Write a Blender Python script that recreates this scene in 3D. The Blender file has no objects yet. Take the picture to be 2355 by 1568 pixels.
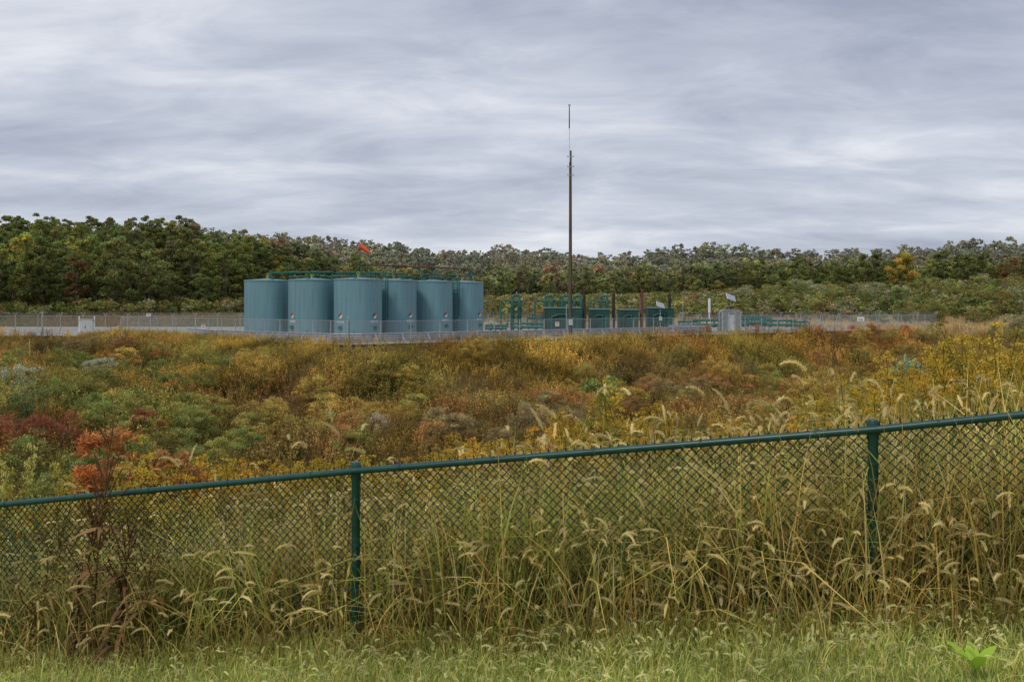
import bpy, math, numpy as np
from mathutils import Vector
R=np.random.default_rng(7)
sc=bpy.context.scene
COL=sc.collection
pi=math.pi
# ------------------------------------------------------------------ helpers
def sst(a,b,x):
    t=np.clip((np.asarray(x,float)-a)/(b-a),0,1); return t*t*(3-2*t)
_tabs={}
def vnoise(x,y,scale,seed=0):
    if seed not in _tabs: _tabs[seed]=np.random.default_rng(seed+100).random((256,256))
    T=_tabs[seed]; x=np.asarray(x,float)/scale+1000; y=np.asarray(y,float)/scale+1000
    xi=np.floor(x).astype(int); yi=np.floor(y).astype(int); fx=x-xi; fy=y-yi
    fx=fx*fx*(3-2*fx); fy=fy*fy*(3-2*fy)
    a=T[xi%256,yi%256]; b=T[(xi+1)%256,yi%256]; c=T[xi%256,(yi+1)%256]; d=T[(xi+1)%256,(yi+1)%256]
    return (a*(1-fx)+b*fx)*(1-fy)+(c*(1-fx)+d*fx)*fy
PAD=[(-120,106),(-56,108),(-36,106),(-14,83),(65,145.5),(62,152),(-120,152)]
def padsd(x,y):
    x=np.asarray(x,float); y=np.asarray(y,float)
    d=np.full(x.shape,1e9); ins=np.zeros(x.shape,bool)
    for i in range(len(PAD)):
        ax,ay=PAD[i]; bx,by=PAD[(i+1)%len(PAD)]
        ex,ey=bx-ax,by-ay
        t=np.clip(((x-ax)*ex+(y-ay)*ey)/(ex*ex+ey*ey),0,1)
        d=np.minimum(d,np.hypot(x-ax-t*ex,y-ay-t*ey))
        if ay!=by:
            c=((ay>y)!=(by>y))&(x<(bx-ax)*(y-ay)/(by-ay)+ax)
            ins^=c
    return np.where(ins,-d,d)
def height(x,y):
    x=np.asarray(x,float); y=np.asarray(y,float)
    d=padsd(x,y)
    k=1-.45*sst(35,60,x)-.42*sst(-14,-34,x)
    dd=np.clip(d,0,200)
    ze=-3.45-k*(.43*np.minimum(dd,11.5)+.02*np.clip(dd-11.5,0,18))+1.1*(vnoise(x,y,8,1)-.5)*sst(1,6,dd)
    lf=sst(10,-20,x)
    zb=-3.45+(.045-.022*lf)*np.clip(y-150,0,55)+3.2*sst(150,240,y)*sst(40,95,x)
    zb=zb+14.0*sst(190,290,y)*(1-sst(-125,-22,x))+16*sst(300,580,y)+6*sst(330,560,y)*sst(100,300,x)
    zb=zb+14*sst(330,560,y)*(vnoise(x,y,95,5)-.5)+7*sst(260,340,y)*(vnoise(x,y,60,6)-.5)-25*sst(640,1100,y)
    z=ze+(zb-ze)*np.where(d<0,0,sst(140,172,y))
    zn=-1.62-.08*np.clip(y,-5,8)-.2*np.clip(y-8,0,None)+.13*np.clip(x,-9,14)
    zn=zn+.03*(vnoise(x,y,1.3,3)-.5)
    return np.maximum(z,zn)
def H(x,y): return float(height(np.array([x]),np.array([y]))[0])

def mesh_np(name,V,F,mat,C=None,smooth=False):
    me=bpy.data.meshes.new(name); V=np.asarray(V,np.float32).reshape(-1,3); F=np.asarray(F,np.int32).reshape(-1,4)
    me.vertices.add(len(V)); me.vertices.foreach_set('co',V.ravel())
    me.loops.add(len(F)*4); me.loops.foreach_set('vertex_index',F.ravel())
    me.polygons.add(len(F)); me.polygons.foreach_set('loop_start',np.arange(len(F),dtype=np.int32)*4)
    me.update(calc_edges=True)
    if C is None: C=np.ones((len(V),3))
    a=me.attributes.new('tint','FLOAT_COLOR','POINT')
    a.data.foreach_set('color',np.hstack([C,np.ones((len(V),1))]).astype(np.float32).ravel())
    if smooth: me.polygons.foreach_set('use_smooth',np.ones(len(F),bool))
    if mat: me.materials.append(mat)
    return me
def obj(name,data,parent=None,loc=(0,0,0),**kw):
    o=bpy.data.objects.new(name,data); COL.objects.link(o); o.location=loc
    if parent: o.parent=parent
    for k,v in kw.items(): o[k]=v
    return o
def root(name,label,category,loc=(0,0,0),**kw):
    o=bpy.data.objects.new(name,None); o.empty_display_size=.3; COL.objects.link(o); o.location=loc
    o['label']=label; o['category']=category
    for k,v in kw.items(): o[k]=v
    return o
def cat(gs):
    V=[];F=[];C=[];n=0
    for v,f,c in gs:
        v=v.reshape(-1,3); V.append(v); F.append(f.reshape(-1,4)+n); n+=len(v)
        C.append(np.broadcast_to(np.asarray(c,float),(len(v),3)))
    return np.vstack(V),np.vstack(F),np.vstack(C)
def norm(a): return a/(np.linalg.norm(a,axis=-1,keepdims=True)+1e-9)
def tubes(P0,P1,r,n=4,r1=None):
    P0=np.asarray(P0,float).reshape(-1,3);P1=np.asarray(P1,float).reshape(-1,3);N=len(P0)
    r=np.broadcast_to(np.asarray(r,float),(N,)); r1=r if r1 is None else np.broadcast_to(np.asarray(r1,float),(N,))
    d=norm(P1-P0); ref=np.where(np.abs(d[:,2:3])>.9,np.array([[1.,0,0]]),np.array([[0,0,1.]]))
    a=norm(np.cross(d,ref)); b=np.cross(d,a)
    th=np.arange(n)*2*pi/n
    off=np.cos(th)[None,:,None]*a[:,None]+np.sin(th)[None,:,None]*b[:,None]
    V=np.stack([P0[:,None]+off*r[:,None,None],P1[:,None]+off*r1[:,None,None]],1)
    j=np.arange(n); q=np.stack([j,(j+1)%n,n+(j+1)%n,n+j],1)
    F=q[None]+(np.arange(N)*2*n)[:,None,None]
    return V.reshape(-1,3),F.reshape(-1,4)
def ribbons(P,W,S):
    N,k,_=P.shape
    V=np.stack([P-S[:,None]*W[...,None]/2,P+S[:,None]*W[...,None]/2],2)
    j=np.arange(k-1)*2; q=np.stack([j,j+1,j+3,j+2],1)
    F=q[None]+(np.arange(N)*2*k)[:,None,None]
    return V.reshape(-1,3),F.reshape(-1,4)
def leaves(c,s,ratio=.55,flat=0.0,rng=None,adir=None):
    rng=rng or R; n=len(c); s=np.broadcast_to(np.asarray(s,float),(n,))
    a=norm(rng.normal(size=(n,3))) if adir is None else norm(adir)
    if flat and adir is None: a[:,2]*=(1-flat); a=norm(a)
    b=norm(np.cross(a,rng.normal(size=(n,3))))
    s=s[:,None]
    V=np.stack([c-a*s,c+b*s*ratio,c+a*s,c-b*s*ratio],1)
    return V.reshape(-1,3),np.arange(4*n).reshape(-1,4)
def rep(col,k): return np.repeat(col,k,axis=0)
def scatter(protos,pos,scl,tint,rot=None,zs=None,rng=None):
    rng=rng or R; N=len(pos); which=rng.integers(0,len(protos),N)
    rot=rng.random(N)*2*pi if rot is None else rot
    zs=np.ones(N) if zs is None else zs
    out=[]
    for p,(V,F,C) in enumerate(protos):
        I=np.where(which==p)[0]
        if len(I)==0: continue
        c=np.cos(rot[I])[:,None];s=np.sin(rot[I])[:,None];k=scl[I][:,None]
        X=(V[None,:,0]*c-V[None,:,1]*s)*k+pos[I,0:1]; Y=(V[None,:,0]*s+V[None,:,1]*c)*k+pos[I,1:2]
        Z=V[None,:,2]*k*zs[I][:,None]+pos[I,2:3]
        VV=np.stack([X,Y,Z],-1).reshape(-1,3)
        FF=(F[None]+(np.arange(len(I))*len(V))[:,None,None]).reshape(-1,4)
        CC=(C[None]*tint[I][:,None,:]).reshape(-1,3)
        out.append((VV,FF,CC))
    return cat(out)

class B:
    def __init__(s): s.V=[];s.F=[]
    def add(s,v,f):
        n=len(s.V); s.V+= [tuple(map(float,p)) for p in v]; s.F+=[tuple(int(i)+n for i in q) for q in f]; return s
    def box(s,c,d,rz=0,rx=0):
        x,y,z=[k/2 for k in d]; P=[]
        for i in (-1,1):
            for j in (-1,1):
                for k in (-1,1):
                    p=Vector((i*x,j*y,k*z))
                    if rx: 
                        cy,sy=math.cos(rx),math.sin(rx); p=Vector((p.x,p.y*cy-p.z*sy,p.y*sy+p.z*cy))
                    if rz:
                        cz,sz=math.cos(rz),math.sin(rz); p=Vector((p.x*cz-p.y*sz,p.x*sz+p.y*cz,p.z))
                    P.append(p+Vector(c))
        return s.add(P,[(0,1,3,2),(4,6,7,5),(0,4,5,1),(2,3,7,6),(0,2,6,4),(1,5,7,3)])
    def cyl(s,a,b,r,r2=None,n=12,cap=True):
        V,F=tubes([a],[b],r,n,r2 if r2 is not None else r); F=[tuple(q) for q in F]
        if cap: F+= [tuple(range(n)),tuple(range(2*n-1,n-1,-1))]
        return s.add(V,F)
    def path(s,pts,r,n=10):
        for a,b in zip(pts[:-1],pts[1:]): s.cyl(a,b,r,n=n)
        for p in pts[1:-1]: s.ball(p,r*1.02,8,5)
        return s
    def ball(s,c,r,n=12,m=7,zs=1.0):
        return s.lathe(c,[(r*math.sin(pi*i/m)+1e-5,-r*math.cos(pi*i/m)*zs) for i in range(m+1)],n)
    def lathe(s,c,prof,n=24):
        V=[(c[0]+r*math.cos(2*pi*j/n),c[1]+r*math.sin(2*pi*j/n),c[2]+z) for r,z in prof for j in range(n)]
        F=[(i*n+j,i*n+(j+1)%n,(i+1)*n+(j+1)%n,(i+1)*n+j) for i in range(len(prof)-1) for j in range(n)]
        return s.add(V,F)
    def torus(s,c,r,t,axis='z',n=16):
        pts=[]
        for i in range(n+1):
            a=2*pi*i/n
            o={'z':(math.cos(a)*r,math.sin(a)*r,0),'y':(math.cos(a)*r,0,math.sin(a)*r),'x':(0,math.cos(a)*r,math.sin(a)*r)}[axis]
            pts.append(tuple(c[k]+o[k] for k in range(3)))
        for a,b in zip(pts[:-1],pts[1:]): s.cyl(a,b,t,n=6,cap=False)
        return s
    def mesh(s,name,mat,smooth=False):
        me=bpy.data.meshes.new(name); me.from_pydata(s.V,[],s.F); me.update()
        a=me.attributes.new('tint','FLOAT_COLOR','POINT'); a.data.foreach_set('color',np.ones(len(s.V)*4,np.float32))
        me.materials.append(mat)
        if smooth:
            me.polygons.foreach_set('use_smooth',np.ones(len(me.polygons),bool))
            try: me.set_sharp_from_angle(angle=math.radians(40))
            except Exception: pass
        return me
# ------------------------------------------------------------------ materials
def mat(name,col,rough=.6,metal=0,noise=None,var=.25,bump=0,stretch=(1,1,1),col2=None,spec=.5):
    m=bpy.data.materials.new(name); m.use_nodes=True; nt=m.node_tree; b=nt.nodes['Principled BSDF']
    b.inputs['Roughness'].default_value=rough; b.inputs['Metallic'].default_value=metal
    b.inputs['Specular IOR Level'].default_value=spec
    L=nt.links.new
    tc=nt.nodes.new('ShaderNodeTexCoord'); mp=nt.nodes.new('ShaderNodeMapping'); mp.inputs['Scale'].default_value=stretch
    no=nt.nodes.new('ShaderNodeTexNoise'); no.inputs['Scale'].default_value=noise or 3; no.inputs['Detail'].default_value=6
    L(tc.outputs['Object'],mp.inputs['Vector']); L(mp.outputs[0],no.inputs['Vector'])
    cr=nt.nodes.new('ShaderNodeValToRGB'); c2=col2 or tuple(c*(1-var) for c in col)
    cr.color_ramp.elements[0].position=.35; cr.color_ramp.elements[1].position=.65
    cr.color_ramp.elements[0].color=(*c2,1); cr.color_ramp.elements[1].color=(*col,1)
    L(no.outputs['Fac'],cr.inputs['Fac']); L(cr.outputs['Color'],b.inputs['Base Color'])
    if bump:
        bp=nt.nodes.new('ShaderNodeBump'); bp.inputs['Strength'].default_value=bump; bp.inputs['Distance'].default_value=.02
        L(no.outputs['Fac'],bp.inputs['Height']); L(bp.outputs[0],b.inputs['Normal'])
    return m
def leafmat(name,transl=.3,rough=.65,nscale=2.0):
    m=bpy.data.materials.new(name); m.use_nodes=True; nt=m.node_tree; b=nt.nodes['Principled BSDF']; out=nt.nodes['Material Output']
    L=nt.links.new
    at=nt.nodes.new('ShaderNodeAttribute'); at.attribute_name='tint'
    oi=nt.nodes.new('ShaderNodeObjectInfo')
    mx=nt.nodes.new('ShaderNodeMix'); mx.data_type='RGBA'; mx.blend_type='MULTIPLY'; mx.inputs[0].default_value=1
    L(at.outputs['Color'],mx.inputs[6]); L(oi.outputs['Color'],mx.inputs[7])
    tc=nt.nodes.new('ShaderNodeTexCoord'); no=nt.nodes.new('ShaderNodeTexNoise'); no.inputs['Scale'].default_value=nscale
    L(tc.outputs['Object'],no.inputs['Vector'])
    mr=nt.nodes.new('ShaderNodeMapRange'); mr.inputs[3].default_value=.6; mr.inputs[4].default_value=1.4
    L(no.outputs['Fac'],mr.inputs[0])
    hv=nt.nodes.new('ShaderNodeHueSaturation'); L(mr.outputs[0],hv.inputs['Value']); L(mx.outputs[2],hv.inputs['Color'])
    L(hv.outputs[0],b.inputs['Base Color']); b.inputs['Roughness'].default_value=rough; b.inputs['Specular IOR Level'].default_value=.12
    tr=nt.nodes.new('ShaderNodeBsdfTranslucent'); L(hv.outputs[0],tr.inputs['Color'])
    ms=nt.nodes.new('ShaderNodeMixShader'); ms.inputs[0].default_value=transl
    L(b.outputs[0],ms.inputs[1]); L(tr.outputs[0],ms.inputs[2]); L(ms.outputs[0],out.inputs['Surface'])
    return m
M_leaf=leafmat('foliage',.35); M_grass=leafmat('grass_blades',.33,.6,1.2)
M_ground=leafmat('ground_cover',0,.95,.9)
M_bark=mat('bark',(.17,.15,.12),.9,noise=6,var=.5,bump=.5,stretch=(1,1,.3))
M_green=mat('green_vinyl_coating',(.006,.062,.05),.35,noise=8,var=.3)
M_wire=mat('green_vinyl_wire',(.003,.042,.031),.55,noise=8,var=.3,spec=.2)
M_dgreen=mat('green_equipment_paint',(.012,.10,.075),.45,noise=1.5,var=.35)
M_dgreen2=mat('weathered_green_steel_panel',(.014,.075,.055),.6,noise=1.2,var=.45)
M_pipe=mat('teal_pipe_paint',(.015,.14,.11),.4,noise=3,var=.3)
M_galv=mat('galvanised_steel',(.40,.42,.44),.5,.3,noise=4,var=.25)
M_corr=mat('corrugated_galvanised_steel',(.44,.46,.49),.5,.3,noise=2,var=.35)
M_rust=mat('rusty_steel',(.19,.07,.04),.85,noise=5,col2=(.08,.035,.02))
M_stack=mat('dark_heat_stained_steel',(.035,.025,.022),.8,noise=4,var=.5)
M_wood=mat('weathered_pole_wood',(.13,.095,.06),.9,noise=5,var=.4,bump=.4,stretch=(2,2,.15))
M_white=mat('white_paint',(.75,.76,.76),.5,noise=3,var=.1)
M_greyp=mat('grey_cabinet_paint',(.5,.53,.55),.5,noise=3,var=.15)
M_conc=mat('grey_weathered_steel',(.24,.26,.26),.7,noise=2.5,var=.3)
M_black=mat('black_print',(.02,.02,.02),.6)
M_red=mat('red_print',(.6,.03,.02),.5); M_blue=mat('blue_print',(.02,.09,.45),.5); M_yel=mat('yellow_print',(.75,.5,.03),.5)
M_orange=mat('orange_windsock_cloth',(.95,.12,.015),.7)
M_solar=mat('solar_cells',(.30,.34,.40),.25,noise=4,var=.2)
M_gravel=mat('gravel',(.33,.315,.29),.95,noise=1.5,var=.35,bump=.3)

def tank_mat():
    m=mat('blue_green_tank_paint',(.15,.295,.335),.5,noise=1.0,var=.18,stretch=(2.2,2.2,.16))
    nt=m.node_tree; b=nt.nodes['Principled BSDF']; L=nt.links.new
    cr=[n for n in nt.nodes if n.type=='VALTORGB'][0]
    tc=[n for n in nt.nodes if n.type=='TEX_COORD'][0]
    mp=nt.nodes.new('ShaderNodeMapping'); mp.inputs['Scale'].default_value=(5,5,.25)
    n2=nt.nodes.new('ShaderNodeTexNoise'); n2.inputs['Scale'].default_value=1.2; n2.inputs['Detail'].default_value=4
    oi=nt.nodes.new('ShaderNodeObjectInfo'); av=nt.nodes.new('ShaderNodeVectorMath'); av.operation='ADD'
    L(oi.outputs['Location'],av.inputs[1]); L(tc.outputs['Object'],av.inputs[0])
    L(av.outputs[0],mp.inputs[0]); L(mp.outputs[0],n2.inputs['Vector'])
    r=nt.nodes.new('ShaderNodeMapRange'); r.inputs[1].default_value=.56; r.inputs[2].default_value=.82; r.inputs[4].default_value=.55
    L(n2.outputs['Fac'],r.inputs[0])
    mx=nt.nodes.new('ShaderNodeMix'); mx.data_type='RGBA'; mx.inputs[7].default_value=(.12,.10,.075,1)
    L(r.outputs[0],mx.inputs[0]); L(cr.outputs[0],mx.inputs[6])
    sp=nt.nodes.new('ShaderNodeSeparateXYZ'); L(tc.outputs['Object'],sp.inputs[0])
    md=nt.nodes.new('ShaderNodeMath'); md.operation='PINGPONG'; md.inputs[1].default_value=.98; L(sp.outputs['Z'],md.inputs[0])
    lt=nt.nodes.new('ShaderNodeMath'); lt.operation='LESS_THAN'; lt.inputs[1].default_value=.015; L(md.outputs[0],lt.inputs[0])
    mu=nt.nodes.new('ShaderNodeMath'); mu.operation='MULTIPLY'; mu.inputs[1].default_value=.25; L(lt.outputs[0],mu.inputs[0])
    m2=nt.nodes.new('ShaderNodeMix'); m2.data_type='RGBA'; m2.inputs[7].default_value=(.06,.13,.14,1)
    L(mu.outputs[0],m2.inputs[0]); L(mx.outputs[2],m2.inputs[6]); L(m2.outputs[2],b.inputs['Base Color'])
    return m
M_tank=tank_mat()
def fabric_mat():
    m=bpy.data.materials.new('chain_link_fabric'); m.use_nodes=True; nt=m.node_tree; b=nt.nodes['Principled BSDF']; L=nt.links.new
    b.inputs['Base Color'].default_value=(.40,.42,.43,1); b.inputs['Roughness'].default_value=.6
    tc=nt.nodes.new('ShaderNodeTexCoord'); n=nt.nodes.new('ShaderNodeTexNoise'); n.inputs['Scale'].default_value=3
    L(tc.outputs['Object'],n.inputs['Vector'])
    mr=nt.nodes.new('ShaderNodeMapRange'); mr.inputs[3].default_value=.08; mr.inputs[4].default_value=.22; L(n.outputs['Fac'],mr.inputs[0])
    t=nt.nodes.new('ShaderNodeBsdfTransparent'); ms=nt.nodes.new('ShaderNodeMixShader')
    L(mr.outputs[0],ms.inputs[0]); L(t.outputs[0],ms.inputs[1]); L(b.outputs[0],ms.inputs[2]); L(ms.outputs[0],nt.nodes['Material Output'].inputs['Surface'])
    return m
M_fabric=fabric_mat()
# ------------------------------------------------------------------ ground
ys=np.concatenate([np.arange(-60,3,4),np.arange(3,20,.5),np.arange(20,172,1.1),np.arange(172,400,6),np.arange(400,1200,25),np.arange(1200,4001,350)])
xs=np.concatenate([np.arange(-2600,-140,120),np.arange(-140,140,1.4),np.arange(140,2601,120)])
X,Y=np.meshgrid(xs,ys); Z=height(X,Y)
V=np.stack([X,Y,Z],-1).reshape(-1,3); nx=len(xs); ny=len(ys)
i,j=np.meshgrid(np.arange(nx-1),np.arange(ny-1)); a=(j*nx+i).ravel()
F=np.stack([a,a+1,a+nx+1,a+nx],1)
def lerp(a,b,t): return np.asarray(a)*(1-t[...,None])+np.asarray(b)*t[...,None]
x=V[:,0];y=V[:,1]
C=np.broadcast_to(np.array([.10,.072,.03]),V.shape)
C=lerp(C,np.array([.04,.038,.016]),sst(24,10,y))
C=lerp(C,np.array([.22,.26,.07]),sst(0.1,-.5,y-(6.6-(x+1.035)/3.07)))
C=lerp(C,np.array([.40,.31,.16]),sst(146,150,y)*sst(180,165,y)*sst(-30,0,x))
C=lerp(C,np.array([.14,.14,.05]),sst(146,150,y)*sst(0,-30,x))
C=lerp(C,np.array([.08,.085,.035]),sst(175,200,y))
C=lerp(C,np.array([.36,.28,.14]),sst(50,58,x)*sst(11,7,padsd(x,y))*sst(108,116,y)*sst(160,150,y))
g=obj('ground',mesh_np('ground',V,F,M_ground,C,True)); g['kind']='structure'
PZ=-3.40
b=B(); n=len(PAD); b.add([(p[0],p[1],PZ) for p in PAD],[tuple(range(n))])
p=obj('gravel_pad',b.mesh('gravel_pad',M_gravel)); p['kind']='structure'

# ------------------------------------------------------------------ trees
def crown_geo(rng,h,rx,nl,z0,lsize,lobes,lobe_r=(.28,.42),ratio=.6,sp=.7,jit=(.85,1.15)):
    cs=[];rs=[]
    for k in range(lobes):
        t=rng.random(); zz=z0+(h-z0)*(.06+.84*t)
        env=math.sqrt(max(0,1-(1.65*(t-.42))**2)) if t>.42 else (.75+.25*t/.42)
        rad=rx*env*math.sqrt(rng.uniform(.02,sp))
        a=rng.random()*2*pi
        cs.append((rad*math.cos(a),rad*math.sin(a),zz)); rs.append(rx*rng.uniform(*lobe_r)*(1.1-.25*t))
    cs=np.array(cs);rs=np.array(rs)
    w=rs**2/np.sum(rs**2); wh=rng.choice(lobes,nl,p=w)
    d=norm(rng.normal(size=(nl,3))); d[:,2]=np.where(d[:,2]<-.3,-d[:,2],d[:,2])
    rr=rs[wh]*(rng.random(nl)**.4)*rng.uniform(*jit,nl)
    P=cs[wh]+d*rr[:,None]*np.array([1,1,.85])
    lb=rng.uniform(.72,1.28,lobes)
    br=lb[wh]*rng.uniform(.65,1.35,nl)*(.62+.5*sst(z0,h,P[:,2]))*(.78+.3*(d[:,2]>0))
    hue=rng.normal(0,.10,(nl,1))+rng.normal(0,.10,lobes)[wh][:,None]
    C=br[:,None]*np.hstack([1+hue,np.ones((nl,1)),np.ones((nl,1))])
    V,F=leaves(P,lsize*rng.uniform(.6,1.3,nl),ratio,rng=rng)
    return V,F,rep(C,4),cs
def trunk_geo(rng,h,r,cs):
    pts=[np.array([0,0,-.5])]; k=5
    for t in range(1,k+1): pts.append(np.array([rng.normal(0,.03*h*t/k),rng.normal(0,.03*h*t/k),h*.85*t/k]))
    rad=[r*(1-.8*t/k) for t in range(k+1)]
    P0=[];P1=[];r0=[];r1=[]
    for t in range(k): P0.append(pts[t]);P1.append(pts[t+1]);r0.append(rad[t]);r1.append(rad[t+1])
    for c in cs[:8]:
        t=min(k-1,max(1,int(c[2]/h*k*.75))); P0.append(pts[t]); P1.append(c); r0.append(rad[t]*.5); r1.append(r*.08)
    return tubes(P0,P1,np.array(r0),7,np.array(r1))
TR=[]
rg=np.random.default_rng(11)
for k in range(8):
    h=[13,15,12,14.5,11,16,13,14][k]; rx=[4.6,4.6,4.8,4.0,4.4,4.4,3.7,4.1][k]
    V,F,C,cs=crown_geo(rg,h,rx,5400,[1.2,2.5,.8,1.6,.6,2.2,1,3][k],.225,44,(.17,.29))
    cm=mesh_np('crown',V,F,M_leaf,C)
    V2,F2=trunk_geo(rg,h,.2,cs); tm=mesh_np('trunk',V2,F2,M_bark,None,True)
    TR.append((cm,tm,h))
pts=[]
def frontline(x): return 182+110*sst(-85,-8,x)-62*sst(50,85,x)
yy=176.0
while yy<640:
    sp=7.4 if yy<340 else 11.5
    xw=yy*.66
    xx=-xw
    while xx<xw:
        px=xx+rg.uniform(-.42,.42)*sp; py=yy+rg.uniform(-.42,.42)*sp
        if py>frontline(px) and not (px>45 and py<285 and rg.random()<.55): pts.append((px,py))
        xx+=sp
    yy+=sp*.95
pts=np.array(pts); vis=np.abs(pts[:,0]/pts[:,1])<.53
TCOL=np.array([(.185,.21,.055),(.25,.275,.07),(.14,.165,.05),(.34,.32,.075),(.42,.31,.08),(.32,.19,.08),(.27,.22,.12),(.21,.225,.07)])
def tcol(x,y,rng):
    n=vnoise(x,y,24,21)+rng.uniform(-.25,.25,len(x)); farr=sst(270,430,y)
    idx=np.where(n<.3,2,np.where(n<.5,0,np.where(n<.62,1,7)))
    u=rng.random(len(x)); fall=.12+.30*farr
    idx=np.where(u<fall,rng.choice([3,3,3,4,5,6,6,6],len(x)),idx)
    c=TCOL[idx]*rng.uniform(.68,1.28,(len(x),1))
    c=c*(1-.5*farr[:,None])+np.array([.34,.335,.31])*.5*farr[:,None]  # aerial haze painted into the tint: distant trees blend to pale grey
    return c
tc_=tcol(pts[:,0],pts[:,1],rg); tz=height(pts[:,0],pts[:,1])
order=np.argsort(np.where(vis,pts[:,1],1e6)); ind=order[:285].tolist()
def mk_tree(cm,tm,loc,s,rz,col,label,name='deciduous_tree',category='tree',group=None,zs=1):
    r=root(name,label,category,loc); r.rotation_euler[2]=rz; r.scale=(s,s,s*zs)
    if group: r['group']=group
    t=obj('trunk',tm,r); c=obj('crown',cm,r); c.color=(*col,1)
    return r
def lab(col):
    if col[0]>col[1]*1.5: return 'rust-orange autumn deciduous tree on the wooded hillside'
    if col[0]>col[1]*1.15: return 'yellow-brown autumn deciduous tree on the wooded hillside'
    if col[0]>col[1]*.97: return 'yellow-green deciduous tree turning colour on the hillside'
    return 'dark green leafy deciduous tree on the wooded hillside'
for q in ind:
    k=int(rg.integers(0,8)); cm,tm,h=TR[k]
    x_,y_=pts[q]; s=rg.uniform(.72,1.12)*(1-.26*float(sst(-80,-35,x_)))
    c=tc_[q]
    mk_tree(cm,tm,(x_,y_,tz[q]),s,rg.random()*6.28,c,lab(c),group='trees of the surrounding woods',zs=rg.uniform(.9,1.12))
mk_tree(*TR[2][:2],(86,219,H(86,219)),.85,1,(.46,.35,.07),'golden yellow deciduous tree standing among green scrub')
iset=set(ind); rest=np.array([q for q in range(len(pts)) if q not in iset])
fp=[]
for k in range(6):
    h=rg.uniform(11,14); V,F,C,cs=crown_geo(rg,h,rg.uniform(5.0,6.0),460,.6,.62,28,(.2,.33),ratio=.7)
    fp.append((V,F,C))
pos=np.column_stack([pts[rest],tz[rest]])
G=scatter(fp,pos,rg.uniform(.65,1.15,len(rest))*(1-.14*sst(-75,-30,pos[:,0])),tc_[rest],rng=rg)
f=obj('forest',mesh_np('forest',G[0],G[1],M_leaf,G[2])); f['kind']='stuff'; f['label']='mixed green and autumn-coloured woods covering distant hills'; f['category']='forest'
n=3000; bx=rg.uniform(-150,170,n); by=frontline(bx)+rg.uniform(-8,14,n)
bx2=rg.uniform(-10,150,3600); by2=rg.uniform(166,300,3600); bx=np.concatenate([bx,bx2]);by=np.concatenate([by,by2])
k=(np.abs(bx/by)<.62)&(by<frontline(bx)+60)&(by>156); bx,by=bx[k],by[k]
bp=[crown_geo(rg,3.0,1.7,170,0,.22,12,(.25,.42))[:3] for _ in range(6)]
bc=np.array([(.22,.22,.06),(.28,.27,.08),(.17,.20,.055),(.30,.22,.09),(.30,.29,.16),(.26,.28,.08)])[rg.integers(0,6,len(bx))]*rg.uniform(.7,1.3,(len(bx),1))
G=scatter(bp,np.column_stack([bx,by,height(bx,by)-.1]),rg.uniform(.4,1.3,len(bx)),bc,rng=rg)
f=obj('brush',mesh_np('brush',G[0],G[1],M_leaf,G[2])); f['kind']='stuff'; f['label']='olive-green brush at the foot of the woods'; f['category']='bushes'

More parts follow.
